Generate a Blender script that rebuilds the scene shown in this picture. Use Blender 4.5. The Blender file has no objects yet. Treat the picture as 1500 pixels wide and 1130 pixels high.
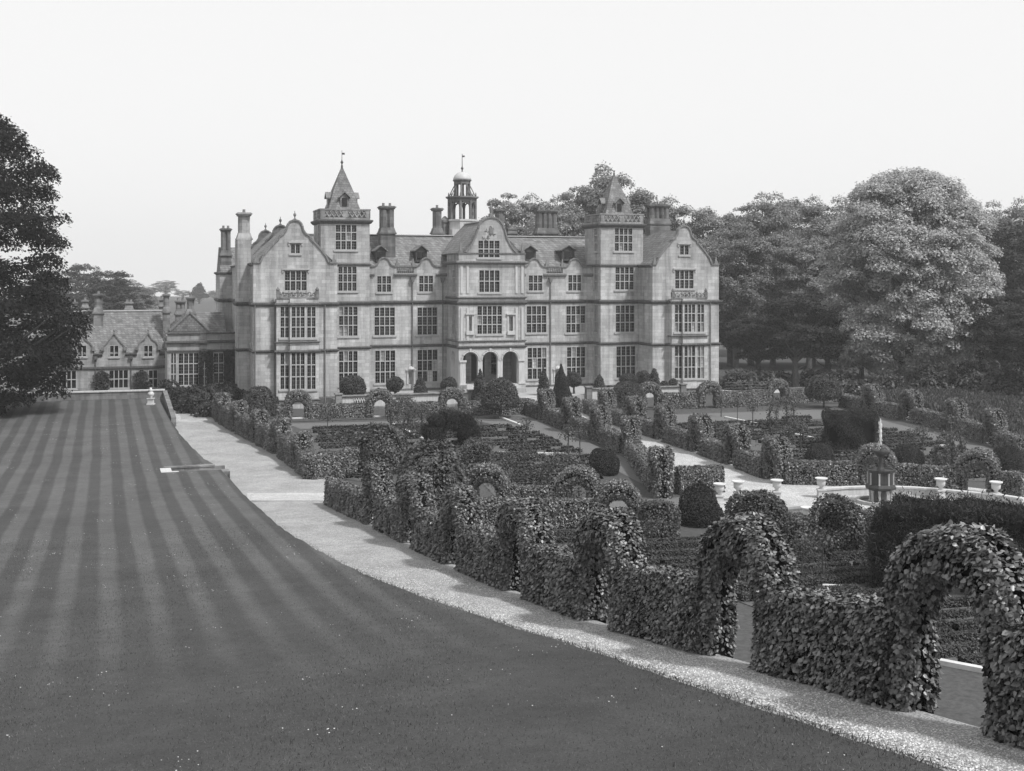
import bpy, math, random
import numpy as np
from math import sin, cos, pi, radians, sqrt, atan2
rng = np.random.default_rng(7); random.seed(7)
C = bpy.context.scene.collection
F = 1780.0; HOR = 410.0; ZC = 12.6            # lens in photo pixels, horizon row, camera height
HA = radians(17.5); HCA, HSA, HC = cos(HA), sin(HA), 121.0
AX = radians(18.6); AC, AS = cos(AX), sin(AX)

# ------------------------------------------------------------------ survey helpers
def G(px, py, z=0.0):
    Y = (ZC - z) * F / (py - HOR)
    return ((px - 750) / F * Y, Y)
def hp(px, py, v):
    k = (px - 750) / F; Y = (v + HC) / (HCA - k * HSA)
    return k * Y * HCA + Y * HSA, ZC - (py - HOR) / F * Y
def hu(px, v): return hp(px, 500, v)[0]
def house_xy(u, v):
    return (u * HCA - (v + HC) * HSA, u * HSA + (v + HC) * HCA)
def to_th(x, y): return (-x * AS + y * AC, x * AC + y * AS)
def from_th(t, h): return (h * AC - t * AS, h * AS + t * AC)

# ------------------------------------------------------------------ materials (all neutral greys: the photograph is monochrome)
def new_mat(name):
    m = bpy.data.materials.new(name); m.use_nodes = True
    nt = m.node_tree; b = nt.nodes['Principled BSDF']
    return m, nt, b
def g3(v): return (v, v, v, 1)
def N(nt, typ, **kw):
    n = nt.nodes.new(typ)
    for k, v in kw.items():
        if k.startswith('in_'):
            n.inputs[k[3:].replace('_', ' ')].default_value = v
        else: setattr(n, k, v)
    return n
def ramp(nt, fac, stops):
    r = nt.nodes.new('ShaderNodeValToRGB'); e = r.color_ramp.elements
    e[0].position, e[0].color = stops[0][0], g3(stops[0][1]); e[1].position, e[1].color = stops[-1][0], g3(stops[-1][1])
    for p, v in stops[1:-1]:
        x = e.new(p); x.color = g3(v)
    nt.links.new(fac, r.inputs[0]); return r.outputs[0]
def mulc(nt, a, b, fac=1.0, typ='MULTIPLY'):
    m = nt.nodes.new('ShaderNodeMix'); m.data_type = 'RGBA'; m.blend_type = typ; m.inputs[0].default_value = fac
    nt.links.new(a, m.inputs[6]); nt.links.new(b, m.inputs[7]); return m.outputs[2]
def noise(nt, vec, scale, detail=4, rough=.6):
    n = N(nt, 'ShaderNodeTexNoise'); n.inputs['Scale'].default_value = scale; n.inputs['Detail'].default_value = detail; n.inputs['Roughness'].default_value = rough
    if vec is not None: nt.links.new(vec, n.inputs['Vector'])
    return n.outputs['Fac']
def objco(nt): return N(nt, 'ShaderNodeTexCoord').outputs['Object']
def mapped(nt, vec, sx, sy, sz):
    m = N(nt, 'ShaderNodeMapping'); m.inputs['Scale'].default_value = (sx, sy, sz); nt.links.new(vec, m.inputs['Vector']); return m.outputs[0]
def bump(nt, b, h, strength, dist=.05):
    n = N(nt, 'ShaderNodeBump'); n.inputs['Strength'].default_value = strength; n.inputs['Distance'].default_value = dist
    nt.links.new(h, n.inputs['Height']); nt.links.new(n.outputs[0], b.inputs['Normal'])
def wallco(nt):                                # (u + v, w) so coursing runs round every wall of the house
    s = N(nt, 'ShaderNodeSeparateXYZ'); nt.links.new(objco(nt), s.inputs[0])
    a = N(nt, 'ShaderNodeMath', operation='ADD'); nt.links.new(s.outputs[0], a.inputs[0]); nt.links.new(s.outputs[1], a.inputs[1])
    c = N(nt, 'ShaderNodeCombineXYZ'); nt.links.new(a.outputs[0], c.inputs[0]); nt.links.new(s.outputs[2], c.inputs[1]); return c.outputs[0]
def m_stone(name, base, course=.36, length=.85, var=.16, mortar=.8):
    m, nt, b = new_mat(name); vec = wallco(nt)
    br = N(nt, 'ShaderNodeTexBrick'); nt.links.new(vec, br.inputs['Vector']); br.offset = .5
    br.inputs['Color1'].default_value = g3(base * (1 - var)); br.inputs['Color2'].default_value = g3(base * (1 + var)); br.inputs['Mortar'].default_value = g3(base * mortar)
    br.inputs['Scale'].default_value = 1; br.inputs['Mortar Size'].default_value = .012; br.inputs['Brick Width'].default_value = length; br.inputs['Row Height'].default_value = course
    o = objco(nt)
    st = ramp(nt, noise(nt, mapped(nt, o, 1.3, 1.3, .12), 1.0, 6, .65), [(.3, .56), (.58, 1.08)])
    sp = ramp(nt, noise(nt, o, 6, 5, .7), [(.3, .86), (.7, 1.1)])
    big = ramp(nt, noise(nt, o, .22, 3, .5), [(.35, .86), (.65, 1.06)])
    c = mulc(nt, mulc(nt, mulc(nt, br.outputs['Color'], st), sp), big)
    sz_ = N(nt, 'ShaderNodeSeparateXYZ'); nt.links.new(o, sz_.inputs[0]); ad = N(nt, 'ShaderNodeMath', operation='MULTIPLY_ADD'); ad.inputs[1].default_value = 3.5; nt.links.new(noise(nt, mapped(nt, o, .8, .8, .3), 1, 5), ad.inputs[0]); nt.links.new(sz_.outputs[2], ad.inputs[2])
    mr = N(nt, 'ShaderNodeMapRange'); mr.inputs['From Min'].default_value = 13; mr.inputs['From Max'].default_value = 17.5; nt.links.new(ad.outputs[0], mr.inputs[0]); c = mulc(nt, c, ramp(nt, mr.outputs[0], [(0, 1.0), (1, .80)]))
    nt.links.new(c, b.inputs['Base Color']); b.inputs['Roughness'].default_value = .9; b.inputs['Specular IOR Level'].default_value = .2
    bump(nt, b, noise(nt, o, 9, 4), .25, .02); return m
def m_plain(name, base, rough=.85, nscale=3.0, amp=.25, spec=.3, streak=False):
    m, nt, b = new_mat(name); o = objco(nt)
    if streak: o2 = mapped(nt, o, 2.2, 2.2, .25)
    else: o2 = o
    c = ramp(nt, noise(nt, o2, nscale, 6, .65), [(.28, base * (1 - amp)), (.72, base * (1 + amp))])
    nt.links.new(c, b.inputs['Base Color']); b.inputs['Roughness'].default_value = rough; b.inputs['Specular IOR Level'].default_value = spec
    bump(nt, b, noise(nt, o, nscale * 4, 4), .2, .02); return m
def m_tile(name, base):
    m, nt, b = new_mat(name); vec = wallco(nt)
    br = N(nt, 'ShaderNodeTexBrick'); nt.links.new(vec, br.inputs['Vector']); br.offset = .5
    br.inputs['Color1'].default_value = g3(base * .72); br.inputs['Color2'].default_value = g3(base * 1.25); br.inputs['Mortar'].default_value = g3(base * .5)
    br.inputs['Scale'].default_value = 1; br.inputs['Mortar Size'].default_value = .02; br.inputs['Brick Width'].default_value = .38; br.inputs['Row Height'].default_value = .24
    o = objco(nt); sp = ramp(nt, noise(nt, o, 2.2, 6, .75), [(.3, .62), (.7, 1.3)]); st = ramp(nt, noise(nt, mapped(nt, o, 1.4, .25, .25), 1, 5), [(.35, .78), (.65, 1.1)])
    nt.links.new(mulc(nt, mulc(nt, br.outputs['Color'], sp), st), b.inputs['Base Color']); b.inputs['Roughness'].default_value = .85
    bump(nt, b, br.outputs['Fac'], .4, .02); return m
def m_glass(name, lo, hi):
    m, nt, b = new_mat(name); g = N(nt, 'ShaderNodeNewGeometry')
    nt.links.new(ramp(nt, g.outputs['Random Per Island'], [(0, lo), (.75, (lo + hi) * .35), (1, hi)]), b.inputs['Base Color'])
    b.inputs['Roughness'].default_value = .12; b.inputs['Specular IOR Level'].default_value = .35
    bump(nt, b, noise(nt, objco(nt), 2.5, 2), .12, .02); return m
def m_leaf(name, base, var=.45, rough=.5, spec=.35, trans=.22):
    m, nt, b = new_mat(name); g = N(nt, 'ShaderNodeNewGeometry')
    c = ramp(nt, g.outputs['Random Per Island'], [(0, base * (1 - var)), (.6, base), (1, base * (1 + var * 1.6))])
    big = ramp(nt, noise(nt, objco(nt), .9, 3), [(.3, .75), (.7, 1.2)]); c = mulc(nt, c, big)
    nt.links.new(c, b.inputs['Base Color']); b.inputs['Roughness'].default_value = rough; b.inputs['Specular IOR Level'].default_value = spec
    if trans > 0:
        t = N(nt, 'ShaderNodeBsdfTranslucent'); nt.links.new(c, t.inputs['Color'])
        x = N(nt, 'ShaderNodeMixShader'); x.inputs[0].default_value = trans
        nt.links.new(b.outputs[0], x.inputs[1]); nt.links.new(t.outputs[0], x.inputs[2]); nt.links.new(x.outputs[0], nt.nodes['Material Output'].inputs[0])
    return m
def m_lawn():
    m, nt, b = new_mat('lawn_grass')
    ge = N(nt, 'ShaderNodeNewGeometry')
    s = N(nt, 'ShaderNodeSeparateXYZ'); nt.links.new(ge.outputs['Position'], s.inputs[0])
    def lin(a, bb):                            # a*x + b*y
        m1 = N(nt, 'ShaderNodeMath', operation='MULTIPLY'); m1.inputs[1].default_value = a; nt.links.new(s.outputs[0], m1.inputs[0])
        m2 = N(nt, 'ShaderNodeMath', operation='MULTIPLY_ADD'); m2.inputs[1].default_value = bb; nt.links.new(s.outputs[1], m2.inputs[0]); nt.links.new(m1.outputs[0], m2.inputs[2]); return m2.outputs[0]
    h = lin(AC, AS); t = lin(-AS, AC)
    wob = N(nt, 'ShaderNodeMath', operation='MULTIPLY_ADD'); wob.inputs[1].default_value = .3; nt.links.new(noise(nt, ge.outputs['Position'], .12, 2), wob.inputs[0]); nt.links.new(h, wob.inputs[2])
    sn = N(nt, 'ShaderNodeMath', operation='MULTIPLY'); sn.inputs[1].default_value = 2 * pi / 1.2; nt.links.new(wob.outputs[0], sn.inputs[0])
    sw = N(nt, 'ShaderNodeMath', operation='SINE'); nt.links.new(sn.outputs[0], sw.inputs[0])
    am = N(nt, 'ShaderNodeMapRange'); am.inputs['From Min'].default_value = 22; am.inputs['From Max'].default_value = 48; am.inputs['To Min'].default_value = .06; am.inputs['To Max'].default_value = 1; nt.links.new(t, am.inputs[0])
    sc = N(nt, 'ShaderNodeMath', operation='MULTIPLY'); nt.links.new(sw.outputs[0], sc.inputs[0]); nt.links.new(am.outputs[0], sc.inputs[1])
    nb_ = N(nt, 'ShaderNodeMath', operation='MULTIPLY_ADD'); nb_.inputs[1].default_value = .4; nb_.inputs[2].default_value = -.4; nt.links.new(am.outputs[0], nb_.inputs[0]); s2 = N(nt, 'ShaderNodeMath', operation='ADD'); nt.links.new(sc.outputs[0], s2.inputs[0]); nt.links.new(nb_.outputs[0], s2.inputs[1]); sc = s2  # near lawn: mowing tone plus lens fall-off, darkened in the colour
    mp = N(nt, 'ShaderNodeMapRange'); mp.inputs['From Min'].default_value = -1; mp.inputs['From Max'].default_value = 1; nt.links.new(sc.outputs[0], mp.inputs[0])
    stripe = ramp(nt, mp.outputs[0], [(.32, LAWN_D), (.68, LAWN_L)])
    P = ge.outputs['Position']
    c = mulc(nt, stripe, ramp(nt, noise(nt, P, 26, 6, .85), [(.34, .55), (.66, 1.45)]))
    c = mulc(nt, c, ramp(nt, noise(nt, P, .35, 4, .6), [(.3, .82), (.7, 1.14)]))
    c = mulc(nt, c, ramp(nt, noise(nt, P, 2.4, 5, .7), [(.3, .86), (.7, 1.12)]))
    nt.links.new(c, b.inputs['Base Color']); b.inputs['Roughness'].default_value = .9; b.inputs['Specular IOR Level'].default_value = .15
    bump(nt, b, noise(nt, P, 30, 5, .8), .8, .03); return m
def m_gravel(name, base, sc=22):
    m, nt, b = new_mat(name); P = N(nt, 'ShaderNodeNewGeometry').outputs['Position']
    vo = N(nt, 'ShaderNodeTexVoronoi'); vo.inputs['Scale'].default_value = sc; nt.links.new(P, vo.inputs['Vector'])
    bw = N(nt, 'ShaderNodeRGBToBW'); nt.links.new(vo.outputs['Color'], bw.inputs[0])
    c = ramp(nt, bw.outputs[0], [(.2, base * .62), (.55, base), (.8, base * 1.35)])
    c = mulc(nt, c, ramp(nt, noise(nt, P, .5, 5, .7), [(.3, .78), (.7, 1.14)]))
    c = mulc(nt, c, ramp(nt, noise(nt, P, 5, 5, .8), [(.3, .82), (.7, 1.12)]))
    nt.links.new(c, b.inputs['Base Color']); b.inputs['Roughness'].default_value = .95; b.inputs['Specular IOR Level'].default_value = .1
    bump(nt, b, vo.outputs['Distance'], .7, .03); return m
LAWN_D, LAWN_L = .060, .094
M = dict(
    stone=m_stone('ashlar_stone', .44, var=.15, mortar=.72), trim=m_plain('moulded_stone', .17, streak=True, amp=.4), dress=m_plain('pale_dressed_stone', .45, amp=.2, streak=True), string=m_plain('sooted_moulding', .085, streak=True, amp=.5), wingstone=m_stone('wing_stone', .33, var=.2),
    weather=m_stone('weathered_stone', .19, var=.25), roof=m_tile('stone_roof_tiles', .17), wingroof=m_tile('wing_roof_tiles', .17), lead=m_plain('lead_sheet', .42, .5, amp=.12),
    glass=m_glass('window_glass', .004, .022), curtain=m_glass('curtained_glass', .25, .7), bars=m_plain('glazing_bar', .16, amp=.1), dark=m_plain('dark_interior', .018, .9),
    wood=m_plain('dark_timber', .05, .8), iron=m_plain('iron', .05, .5), white=m_plain('white_stone', .5, amp=.15), path_stone=m_plain('kerb_stone', .32, amp=.2),
    lime=m_leaf('lime_leaf', .105, .75, .4, .55, .05), limecore=m_plain('hedge_shade_core', .006, .95, spec=.05), yew=m_leaf('yew_needles', .034, .5, .6, .06, .1), box=m_leaf('box_leaf', .058, .6, .5, .15, .12), holly=m_leaf('glossy_leaf', .055, .7, .45, .4, .1),  # limecore: near-black filler blocks light, shade between leaves put into its colour
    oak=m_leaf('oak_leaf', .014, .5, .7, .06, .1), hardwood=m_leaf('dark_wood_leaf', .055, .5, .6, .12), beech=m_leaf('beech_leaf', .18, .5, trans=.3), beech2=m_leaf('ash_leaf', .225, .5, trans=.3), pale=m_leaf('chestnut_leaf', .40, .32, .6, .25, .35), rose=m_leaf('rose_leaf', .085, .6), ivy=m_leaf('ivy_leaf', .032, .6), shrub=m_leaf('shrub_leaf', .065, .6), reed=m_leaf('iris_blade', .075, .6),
    bark=m_plain('bark', .07, .95, 5, .4), soil=m_plain('garden_soil', .085, .95, 4, .35), grass=m_leaf('grass_blade', .13, .6, .7, .15, .55), daisy=m_plain('daisy_white', .5, .8, 3, .05),
    gravel=m_gravel('path_gravel', .34, 38), court=m_gravel('court_gravel', .46, 30), turf=m_plain('rough_turf', .06, .95, 6, .4), walk=m_plain('grass_walk', .12, .95, 7, .25), wetstone=m_plain('wet_dark_stone', .035, .6, streak=True, amp=.5), mullion=m_plain('mullion_stone', .36, amp=.15), water=None, spray=None, path_pale=m_gravel('pale_gravel', .45, 40))
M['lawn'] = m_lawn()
m, nt, b = new_mat('pool_water'); b.inputs['Base Color'].default_value = g3(.02); b.inputs['Roughness'].default_value = .06; bump(nt, b, noise(nt, objco(nt), 7, 3), .12, .03); M['water'] = m
m, nt, b = new_mat('water_spray'); b.inputs['Base Color'].default_value = g3(.9); b.inputs['Roughness'].default_value = .3; b.inputs['Transmission Weight'].default_value = .3; M['spray'] = m

# ------------------------------------------------------------------ mesh collector
class MB:
    def __init__(s): s.v = []; s.f = []; s.m = []; s.cur = 0
    def add(s, vs, fs):
        o = len(s.v); s.v.extend(vs); s.f.extend([tuple(i + o for i in f) for f in fs]); s.m.extend([s.cur] * len(fs)); return s
    def quad(s, a, b, c, d): return s.add([a, b, c, d], [(0, 1, 2, 3)])
    def box(s, x0, x1, y0, y1, z0, z1):
        vs = [(x, y, z) for z in (z0, z1) for y in (y0, y1) for x in (x0, x1)]
        return s.add(vs, [(0, 2, 3, 1), (4, 5, 7, 6), (0, 1, 5, 4), (2, 6, 7, 3), (0, 4, 6, 2), (1, 3, 7, 5)])
    def hexa(s, p): return s.add(p, [(0, 3, 2, 1), (4, 5, 6, 7), (0, 1, 5, 4), (1, 2, 6, 5), (2, 3, 7, 6), (3, 0, 4, 7)])
    def lathe(s, cx, cy, prof, n=12, ph=0.0, cap=True):
        o = len(s.v)
        for r, z in prof: s.v.extend([(cx + r * cos(ph + 2 * pi * k / n), cy + r * sin(ph + 2 * pi * k / n), z) for k in range(n)])
        fs = [(o + i * n + k, o + i * n + (k + 1) % n, o + (i + 1) * n + (k + 1) % n, o + (i + 1) * n + k) for i in range(len(prof) - 1) for k in range(n)]
        if cap: fs += [tuple(o + (len(prof) - 1) * n + k for k in range(n)), tuple(o + n - 1 - k for k in range(n))]
        s.f.extend(fs); s.m.extend([s.cur] * len(fs)); return s
    def tube(s, pts, rad, n=6):
        o = len(s.v); pts = [np.array(p, float) for p in pts]
        for i, p in enumerate(pts):
            d = pts[min(i + 1, len(pts) - 1)] - pts[max(i - 1, 0)]; d = d / (np.linalg.norm(d) + 1e-9)
            a = np.cross(d, (0, 0, 1) if abs(d[2]) < .9 else (1, 0, 0)); a /= np.linalg.norm(a); b = np.cross(d, a)
            r = rad[i] if hasattr(rad, '__len__') else rad
            s.v.extend([tuple(p + r * (cos(2 * pi * k / n) * a + sin(2 * pi * k / n) * b)) for k in range(n)])
        fs = [(o + i * n + k, o + i * n + (k + 1) % n, o + (i + 1) * n + (k + 1) % n, o + (i + 1) * n + k) for i in range(len(pts) - 1) for k in range(n)]
        fs += [tuple(o + (len(pts) - 1) * n + k for k in range(n)), tuple(o + n - 1 - k for k in range(n))]
        s.f.extend(fs); s.m.extend([s.cur] * len(fs)); return s
    def sweep(s, path, prof, closed=False):
        """mitred moulding: path of (x, y), prof of (outward, z); outward is to the right of travel"""
        n = len(path); k = len(prof); o = len(s.v)
        for i in range(n):
            a = path[i - 1] if (i > 0 or closed) else None; c = path[(i + 1) % n] if (i < n - 1 or closed) else None; p = path[i]
            def nr(q, r):
                d = (r[0] - q[0], r[1] - q[1]); l = math.hypot(*d); return (d[1] / l, -d[0] / l)
            if a is None: nx = nr(p, c); sc = 1
            elif c is None: nx = nr(a, p); sc = 1
            else:
                n1, n2 = nr(a, p), nr(p, c); bx = (n1[0] + n2[0], n1[1] + n2[1]); l = math.hypot(*bx)
                if l < 1e-6: nx = n1; sc = 1
                else: nx = (bx[0] / l, bx[1] / l); sc = 1 / max(.3, nx[0] * n1[0] + nx[1] * n1[1])
            s.v.extend([(p[0] + nx[0] * q[0] * sc, p[1] + nx[1] * q[0] * sc, q[1]) for q in prof])
        fs = []
        for i in range(n if closed else n - 1):
            j = (i + 1) % n
            fs += [(o + i * k + q, o + j * k + q, o + j * k + (q + 1) % k, o + i * k + (q + 1) % k) for q in range(k)]
        if not closed: fs += [tuple(o + q for q in range(k)), tuple(o + (n - 1) * k + q for q in reversed(range(k)))]
        s.f.extend(fs); s.m.extend([s.cur] * len(fs)); return s
    def build(s, name, mats, parent=None, smooth=False):
        me = bpy.data.meshes.new(name); me.from_pydata([tuple(map(float, v)) for v in s.v], [], s.f)
        if not isinstance(mats, (list, tuple)): mats = [mats]
        for m in mats: me.materials.append(m)
        if len(mats) > 1: me.polygons.foreach_set('material_index', s.m)
        if smooth: me.polygons.foreach_set('use_smooth', [True] * len(me.polygons))
        me.update(); o = bpy.data.objects.new(name, me); C.objects.link(o)
        if parent: o.parent = parent
        return o
def tag(o, label=None, cat=None, group=None, kind=None):
    if label: o['label'] = label
    if cat: o['category'] = cat
    if group: o['group'] = group
    if kind: o['kind'] = kind
    return o
def empty(name, loc=(0, 0, 0), rz=0.0):
    o = bpy.data.objects.new(name, None); C.objects.link(o); o.location = loc; o.rotation_euler = (0, 0, rz); return o
KIDS = {}
def copy_tree(o, loc, rz=0.0, sc=(1, 1, 1)):
    c = o.copy(); C.objects.link(c); c.location = loc; c.rotation_euler = (0, 0, rz); c.scale = sc
    for ch in [q for q in bpy.data.objects if q.parent == o]:
        d = ch.copy(); C.objects.link(d); d.parent = c
    return c
ORD = ['first', 'second', 'third', 'fourth', 'fifth', 'sixth', 'seventh', 'eighth', 'ninth', 'tenth', 'eleventh', 'twelfth', 'thirteenth', 'fourteenth']

# ------------------------------------------------------------------ foliage
LEAF6 = np.array([(0, 0, 0), (.46, .22, .10), (.38, .66, .08), (0, 1.05, -.06), (-.38, .66, .08), (-.46, .22, .10)])
LEAF6F = [(0, 1, 2, 3), (0, 3, 4, 5)]
LEAF4 = np.array([(0, 0, 0), (.42, .45, .12), (0, 1.0, -.05), (-.42, .45, .12)]); LEAF4F = [(0, 1, 2), (0, 2, 3)]
NEED = np.array([(-.14, 0, 0), (.14, 0, 0), (.05, 1.0, 0), (-.05, 1.0, 0)]); NEEDF = [(0, 1, 2, 3)]
def nz(a): return a / (np.linalg.norm(a, axis=1, keepdims=True) + 1e-9)
def leaf_geo(P, Nn, size, jit=.45, lift=.35, shape='4', up=0.0):
    n = len(P); P = np.asarray(P, float); Nn = nz(np.asarray(Nn, float) + jit * rng.normal(size=(n, 3)))
    T = np.array([0, 0, -1 if not up else up]) + .55 * rng.normal(size=(n, 3))
    T = nz(T - (T * Nn).sum(1, keepdims=True) * Nn); T = nz(T + lift * Nn); B = nz(np.cross(T, Nn)); N2 = np.cross(B, T)
    tp, fs = {'6': (LEAF6, LEAF6F), '4': (LEAF4, LEAF4F), 'n': (NEED, NEEDF)}[shape]
    sz = (size * rng.uniform(.65, 1.3, n))[:, None, None]
    V = P[:, None, :] + sz * (tp[None, :, 0:1] * B[:, None, :] + tp[None, :, 1:2] * T[:, None, :] - tp[None, :, 2:3] * N2[:, None, :])
    k = len(tp); V = V.reshape(-1, 3)
    Fc = np.array(fs); Fa = (Fc[None] + (np.arange(n) * k)[:, None, None]).reshape(-1, Fc.shape[1])
    return V, Fa
def mesh_np(name, geos, mats, extra=None):
    """geos: list of (V, F) per material 0; extra: MB whose faces take material 1"""
    V = np.concatenate([g[0] for g in geos]); off = 0; loops = []; starts = []; tot = []; ln = 0
    for v, f in geos:
        k = f.shape[1]; loops.append((f + off).ravel()); starts.append(ln + np.arange(len(f)) * k); tot.append(np.full(len(f), k)); ln += f.size; off += len(v)
    nf0 = sum(len(g[1]) for g in geos); ne = 0
    if extra is not None and extra.f:
        V = np.concatenate([V, np.array(extra.v, float)])
        for f in extra.f:
            loops.append(np.array(f) + off); starts.append(np.array([ln])); tot.append(np.array([len(f)])); ln += len(f); ne += 1
    loops = np.concatenate(loops); starts = np.concatenate(starts); tot = np.concatenate(tot)
    me = bpy.data.meshes.new(name); me.vertices.add(len(V)); me.vertices.foreach_set('co', V.astype(np.float32).ravel())
    me.loops.add(len(loops)); me.loops.foreach_set('vertex_index', loops.astype(np.int32))
    me.polygons.add(len(starts)); me.polygons.foreach_set('loop_start', starts.astype(np.int32)); me.polygons.foreach_set('loop_total', tot.astype(np.int32))
    mi = np.zeros(len(starts), np.int32); mi[nf0:] = 1
    for m in mats: me.materials.append(m)
    me.polygons.foreach_set('material_index', mi); me.update(calc_edges=True); me.validate(); return me
def link(name, me, parent=None, loc=None):
    o = bpy.data.objects.new(name, me); C.objects.link(o)
    if parent: o.parent = parent
    if loc: o.location = loc
    return o
def wob(P, amp, fr=1.7, ph=0.0):
    return amp * (np.sin(P[:, 0] * fr + ph) * np.cos(P[:, 1] * fr * 1.3 + 1 + ph) + .7 * np.sin(P[:, 2] * fr * 1.9 + P[:, 0] * 2.1 + 2 * ph) + .5 * np.sin((P[:, 0] + P[:, 1]) * fr * 3.1))
def nleaf(area, size, cov=1.9): return int(area * cov / (.45 * size * size)) + 20
def hedge_mesh(L, W, H, size, slope=0.0, shape='6', mats=None, cov=1.9, amp=.035, tail=0.0):
    A = [L * H, L * H, L * W, W * H, W * H]; n = nleaf(sum(A), size, cov)
    w = rng.choice(5, n, p=np.array(A) / sum(A)); a, b = rng.random(n), rng.random(n)
    P = np.zeros((n, 3)); Q = np.zeros((n, 3))
    for i, (sgn) in enumerate((-1, 1)):
        k = w == i; P[k] = np.c_[(a[k] - .5) * L, np.full(k.sum(), sgn * W / 2), b[k] * H]; Q[k] = (0, sgn, .12)
    k = w == 2; P[k] = np.c_[(a[k] - .5) * L, (b[k] - .5) * W, np.full(k.sum(), H)]; Q[k] = (0, 0, 1)
    for i, sgn in ((3, -1), (4, 1)):
        k = w == i; P[k] = np.c_[np.full(k.sum(), sgn * L / 2), (a[k] - .5) * W, b[k] * H]; Q[k] = (sgn, 0, .12)
    # rounded shoulders
    e = np.clip((P[:, 2] - (H - .22)) / .22, 0, 1); P[:, 1] *= 1 - .22 * e ** 2
    ey = np.clip((np.abs(P[:, 1]) - (W / 2 - .2)) / .2, 0, 1); P[:, 2] -= .08 * ey ** 2 * (P[:, 2] > H - .05)
    P += Q * (wob(P, amp, 1.7, rng.random() * 6) - rng.random(n) * .10)[:, None]
    P[:, 2] = np.maximum(P[:, 2], .03)
    V, Fc = leaf_geo(P, Q, size, shape=shape)
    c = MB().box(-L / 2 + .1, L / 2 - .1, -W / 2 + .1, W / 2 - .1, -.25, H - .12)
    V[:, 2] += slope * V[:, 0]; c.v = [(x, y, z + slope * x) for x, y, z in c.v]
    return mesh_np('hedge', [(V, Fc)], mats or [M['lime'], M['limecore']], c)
def arch_mesh(wd, H, th, dp, size, shape='6', mats=None, cov=1.9, slope=0.0):
    """clipped arch: two legs and a round head; opening wd - 2*th wide, walked through along y"""
    r = wd / 2 - th / 2; hs = H - th * .77 - r; per = 2 * (th + dp) * .9; Lc = 2 * hs + pi * r; n = nleaf(Lc * per, size, cov)
    def cl(s):
        s = np.asarray(s); x = np.where(s < hs, -r, np.where(s > hs + pi * r, r, -r * np.cos(np.clip((s - hs) / r, 0, pi))))
        z = np.where(s < hs, s, np.where(s > hs + pi * r, Lc - s, hs + r * np.sin(np.clip((s - hs) / r, 0, pi))))
        a = np.clip((s - hs) / r, 0, pi); return x, z, -np.cos(a), np.sin(a)     # centre + outward radial
    s = np.concatenate([rng.random(n) * Lc, hs + rng.random(int(n * .45)) * pi * r]); n = len(s); th_ = rng.random(n) * 2 * pi
    x, z, ox, oz = cl(s); ca, sa = np.cos(th_), np.sin(th_)
    q = lambda c: np.sign(c) * np.abs(c) ** .55
    ra, ya = q(ca) * th / 2, q(sa) * dp / 2
    flare = 1 + .55 * np.clip(oz, 0, 1)
    P = np.c_[x + ox * ra * flare, ya * (1 + .3 * np.clip(oz, 0, 1)), z + oz * ra * flare]; Q = np.c_[ox * ca, sa, oz * ca]
    P += Q * (wob(P, .04, 2.1, rng.random() * 6) - rng.random(n) * .1)[:, None]; P[:, 2] = np.maximum(P[:, 2], .03)
    V, Fc = leaf_geo(P, Q, size, shape=shape)
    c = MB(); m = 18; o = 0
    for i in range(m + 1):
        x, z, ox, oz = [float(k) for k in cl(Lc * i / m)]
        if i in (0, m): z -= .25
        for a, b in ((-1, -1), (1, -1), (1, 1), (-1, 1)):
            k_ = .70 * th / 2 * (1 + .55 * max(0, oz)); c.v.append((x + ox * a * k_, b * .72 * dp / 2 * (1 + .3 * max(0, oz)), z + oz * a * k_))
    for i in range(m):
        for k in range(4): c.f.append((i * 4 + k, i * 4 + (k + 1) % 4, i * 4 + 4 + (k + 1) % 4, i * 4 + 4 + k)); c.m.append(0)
    V[:, 2] += slope * V[:, 0]; c.v = [(x, y, z + slope * x) for x, y, z in c.v]
    return mesh_np('hedge_arch', [(V, Fc)], mats or [M['lime'], M['limecore']], c)
def blob_mesh(prof, size, shape='4', mats=None, cov=2.0, amp=.05, sq=1.0, jit=.45, lift=.35):
    """clipped bush of revolution; prof = [(r, z)...] bottom to top"""
    pr = np.array(prof, float); seg = np.linalg.norm(np.diff(pr, axis=0), axis=1); ar = seg * pi * (pr[1:, 0] + pr[:-1, 0]); n = nleaf(ar.sum(), size, cov)
    k = rng.choice(len(seg), n, p=ar / ar.sum()); f = rng.random(n)[:, None]; rz = pr[k] * (1 - f) + pr[k + 1] * f; d = (pr[k + 1] - pr[k]) / seg[k][:, None]
    a = rng.random(n) * 2 * pi; P = np.c_[rz[:, 0] * np.cos(a), rz[:, 0] * np.sin(a), rz[:, 1]]; Q = np.c_[d[:, 1] * np.cos(a), d[:, 1] * np.sin(a), -d[:, 0]]
    P += Q * (wob(P, amp, 2.0, rng.random() * 6) - rng.random(n) * .1 * min(1, size * 6))[:, None]
    V, Fc = leaf_geo(P, Q, size, shape=shape, jit=jit, lift=lift)
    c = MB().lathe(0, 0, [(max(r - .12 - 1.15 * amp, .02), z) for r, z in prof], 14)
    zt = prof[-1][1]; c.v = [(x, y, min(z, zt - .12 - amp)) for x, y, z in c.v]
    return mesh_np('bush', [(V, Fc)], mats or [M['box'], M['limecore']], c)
def block_mesh(L, W, H, size, mats, shape='n', cov=3.0, amp=.08, cut=None):
    me = hedge_mesh(L, W, H, size, shape=shape, mats=mats, cov=cov, amp=amp); return me
def dome_prof(R, H, n=9): return [(R * .93, 0.0)] + [(R * cos(a) ** .8, .12 * H + .88 * H * sin(a)) for a in np.linspace(.0, pi / 2 - .02, n)]
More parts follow.
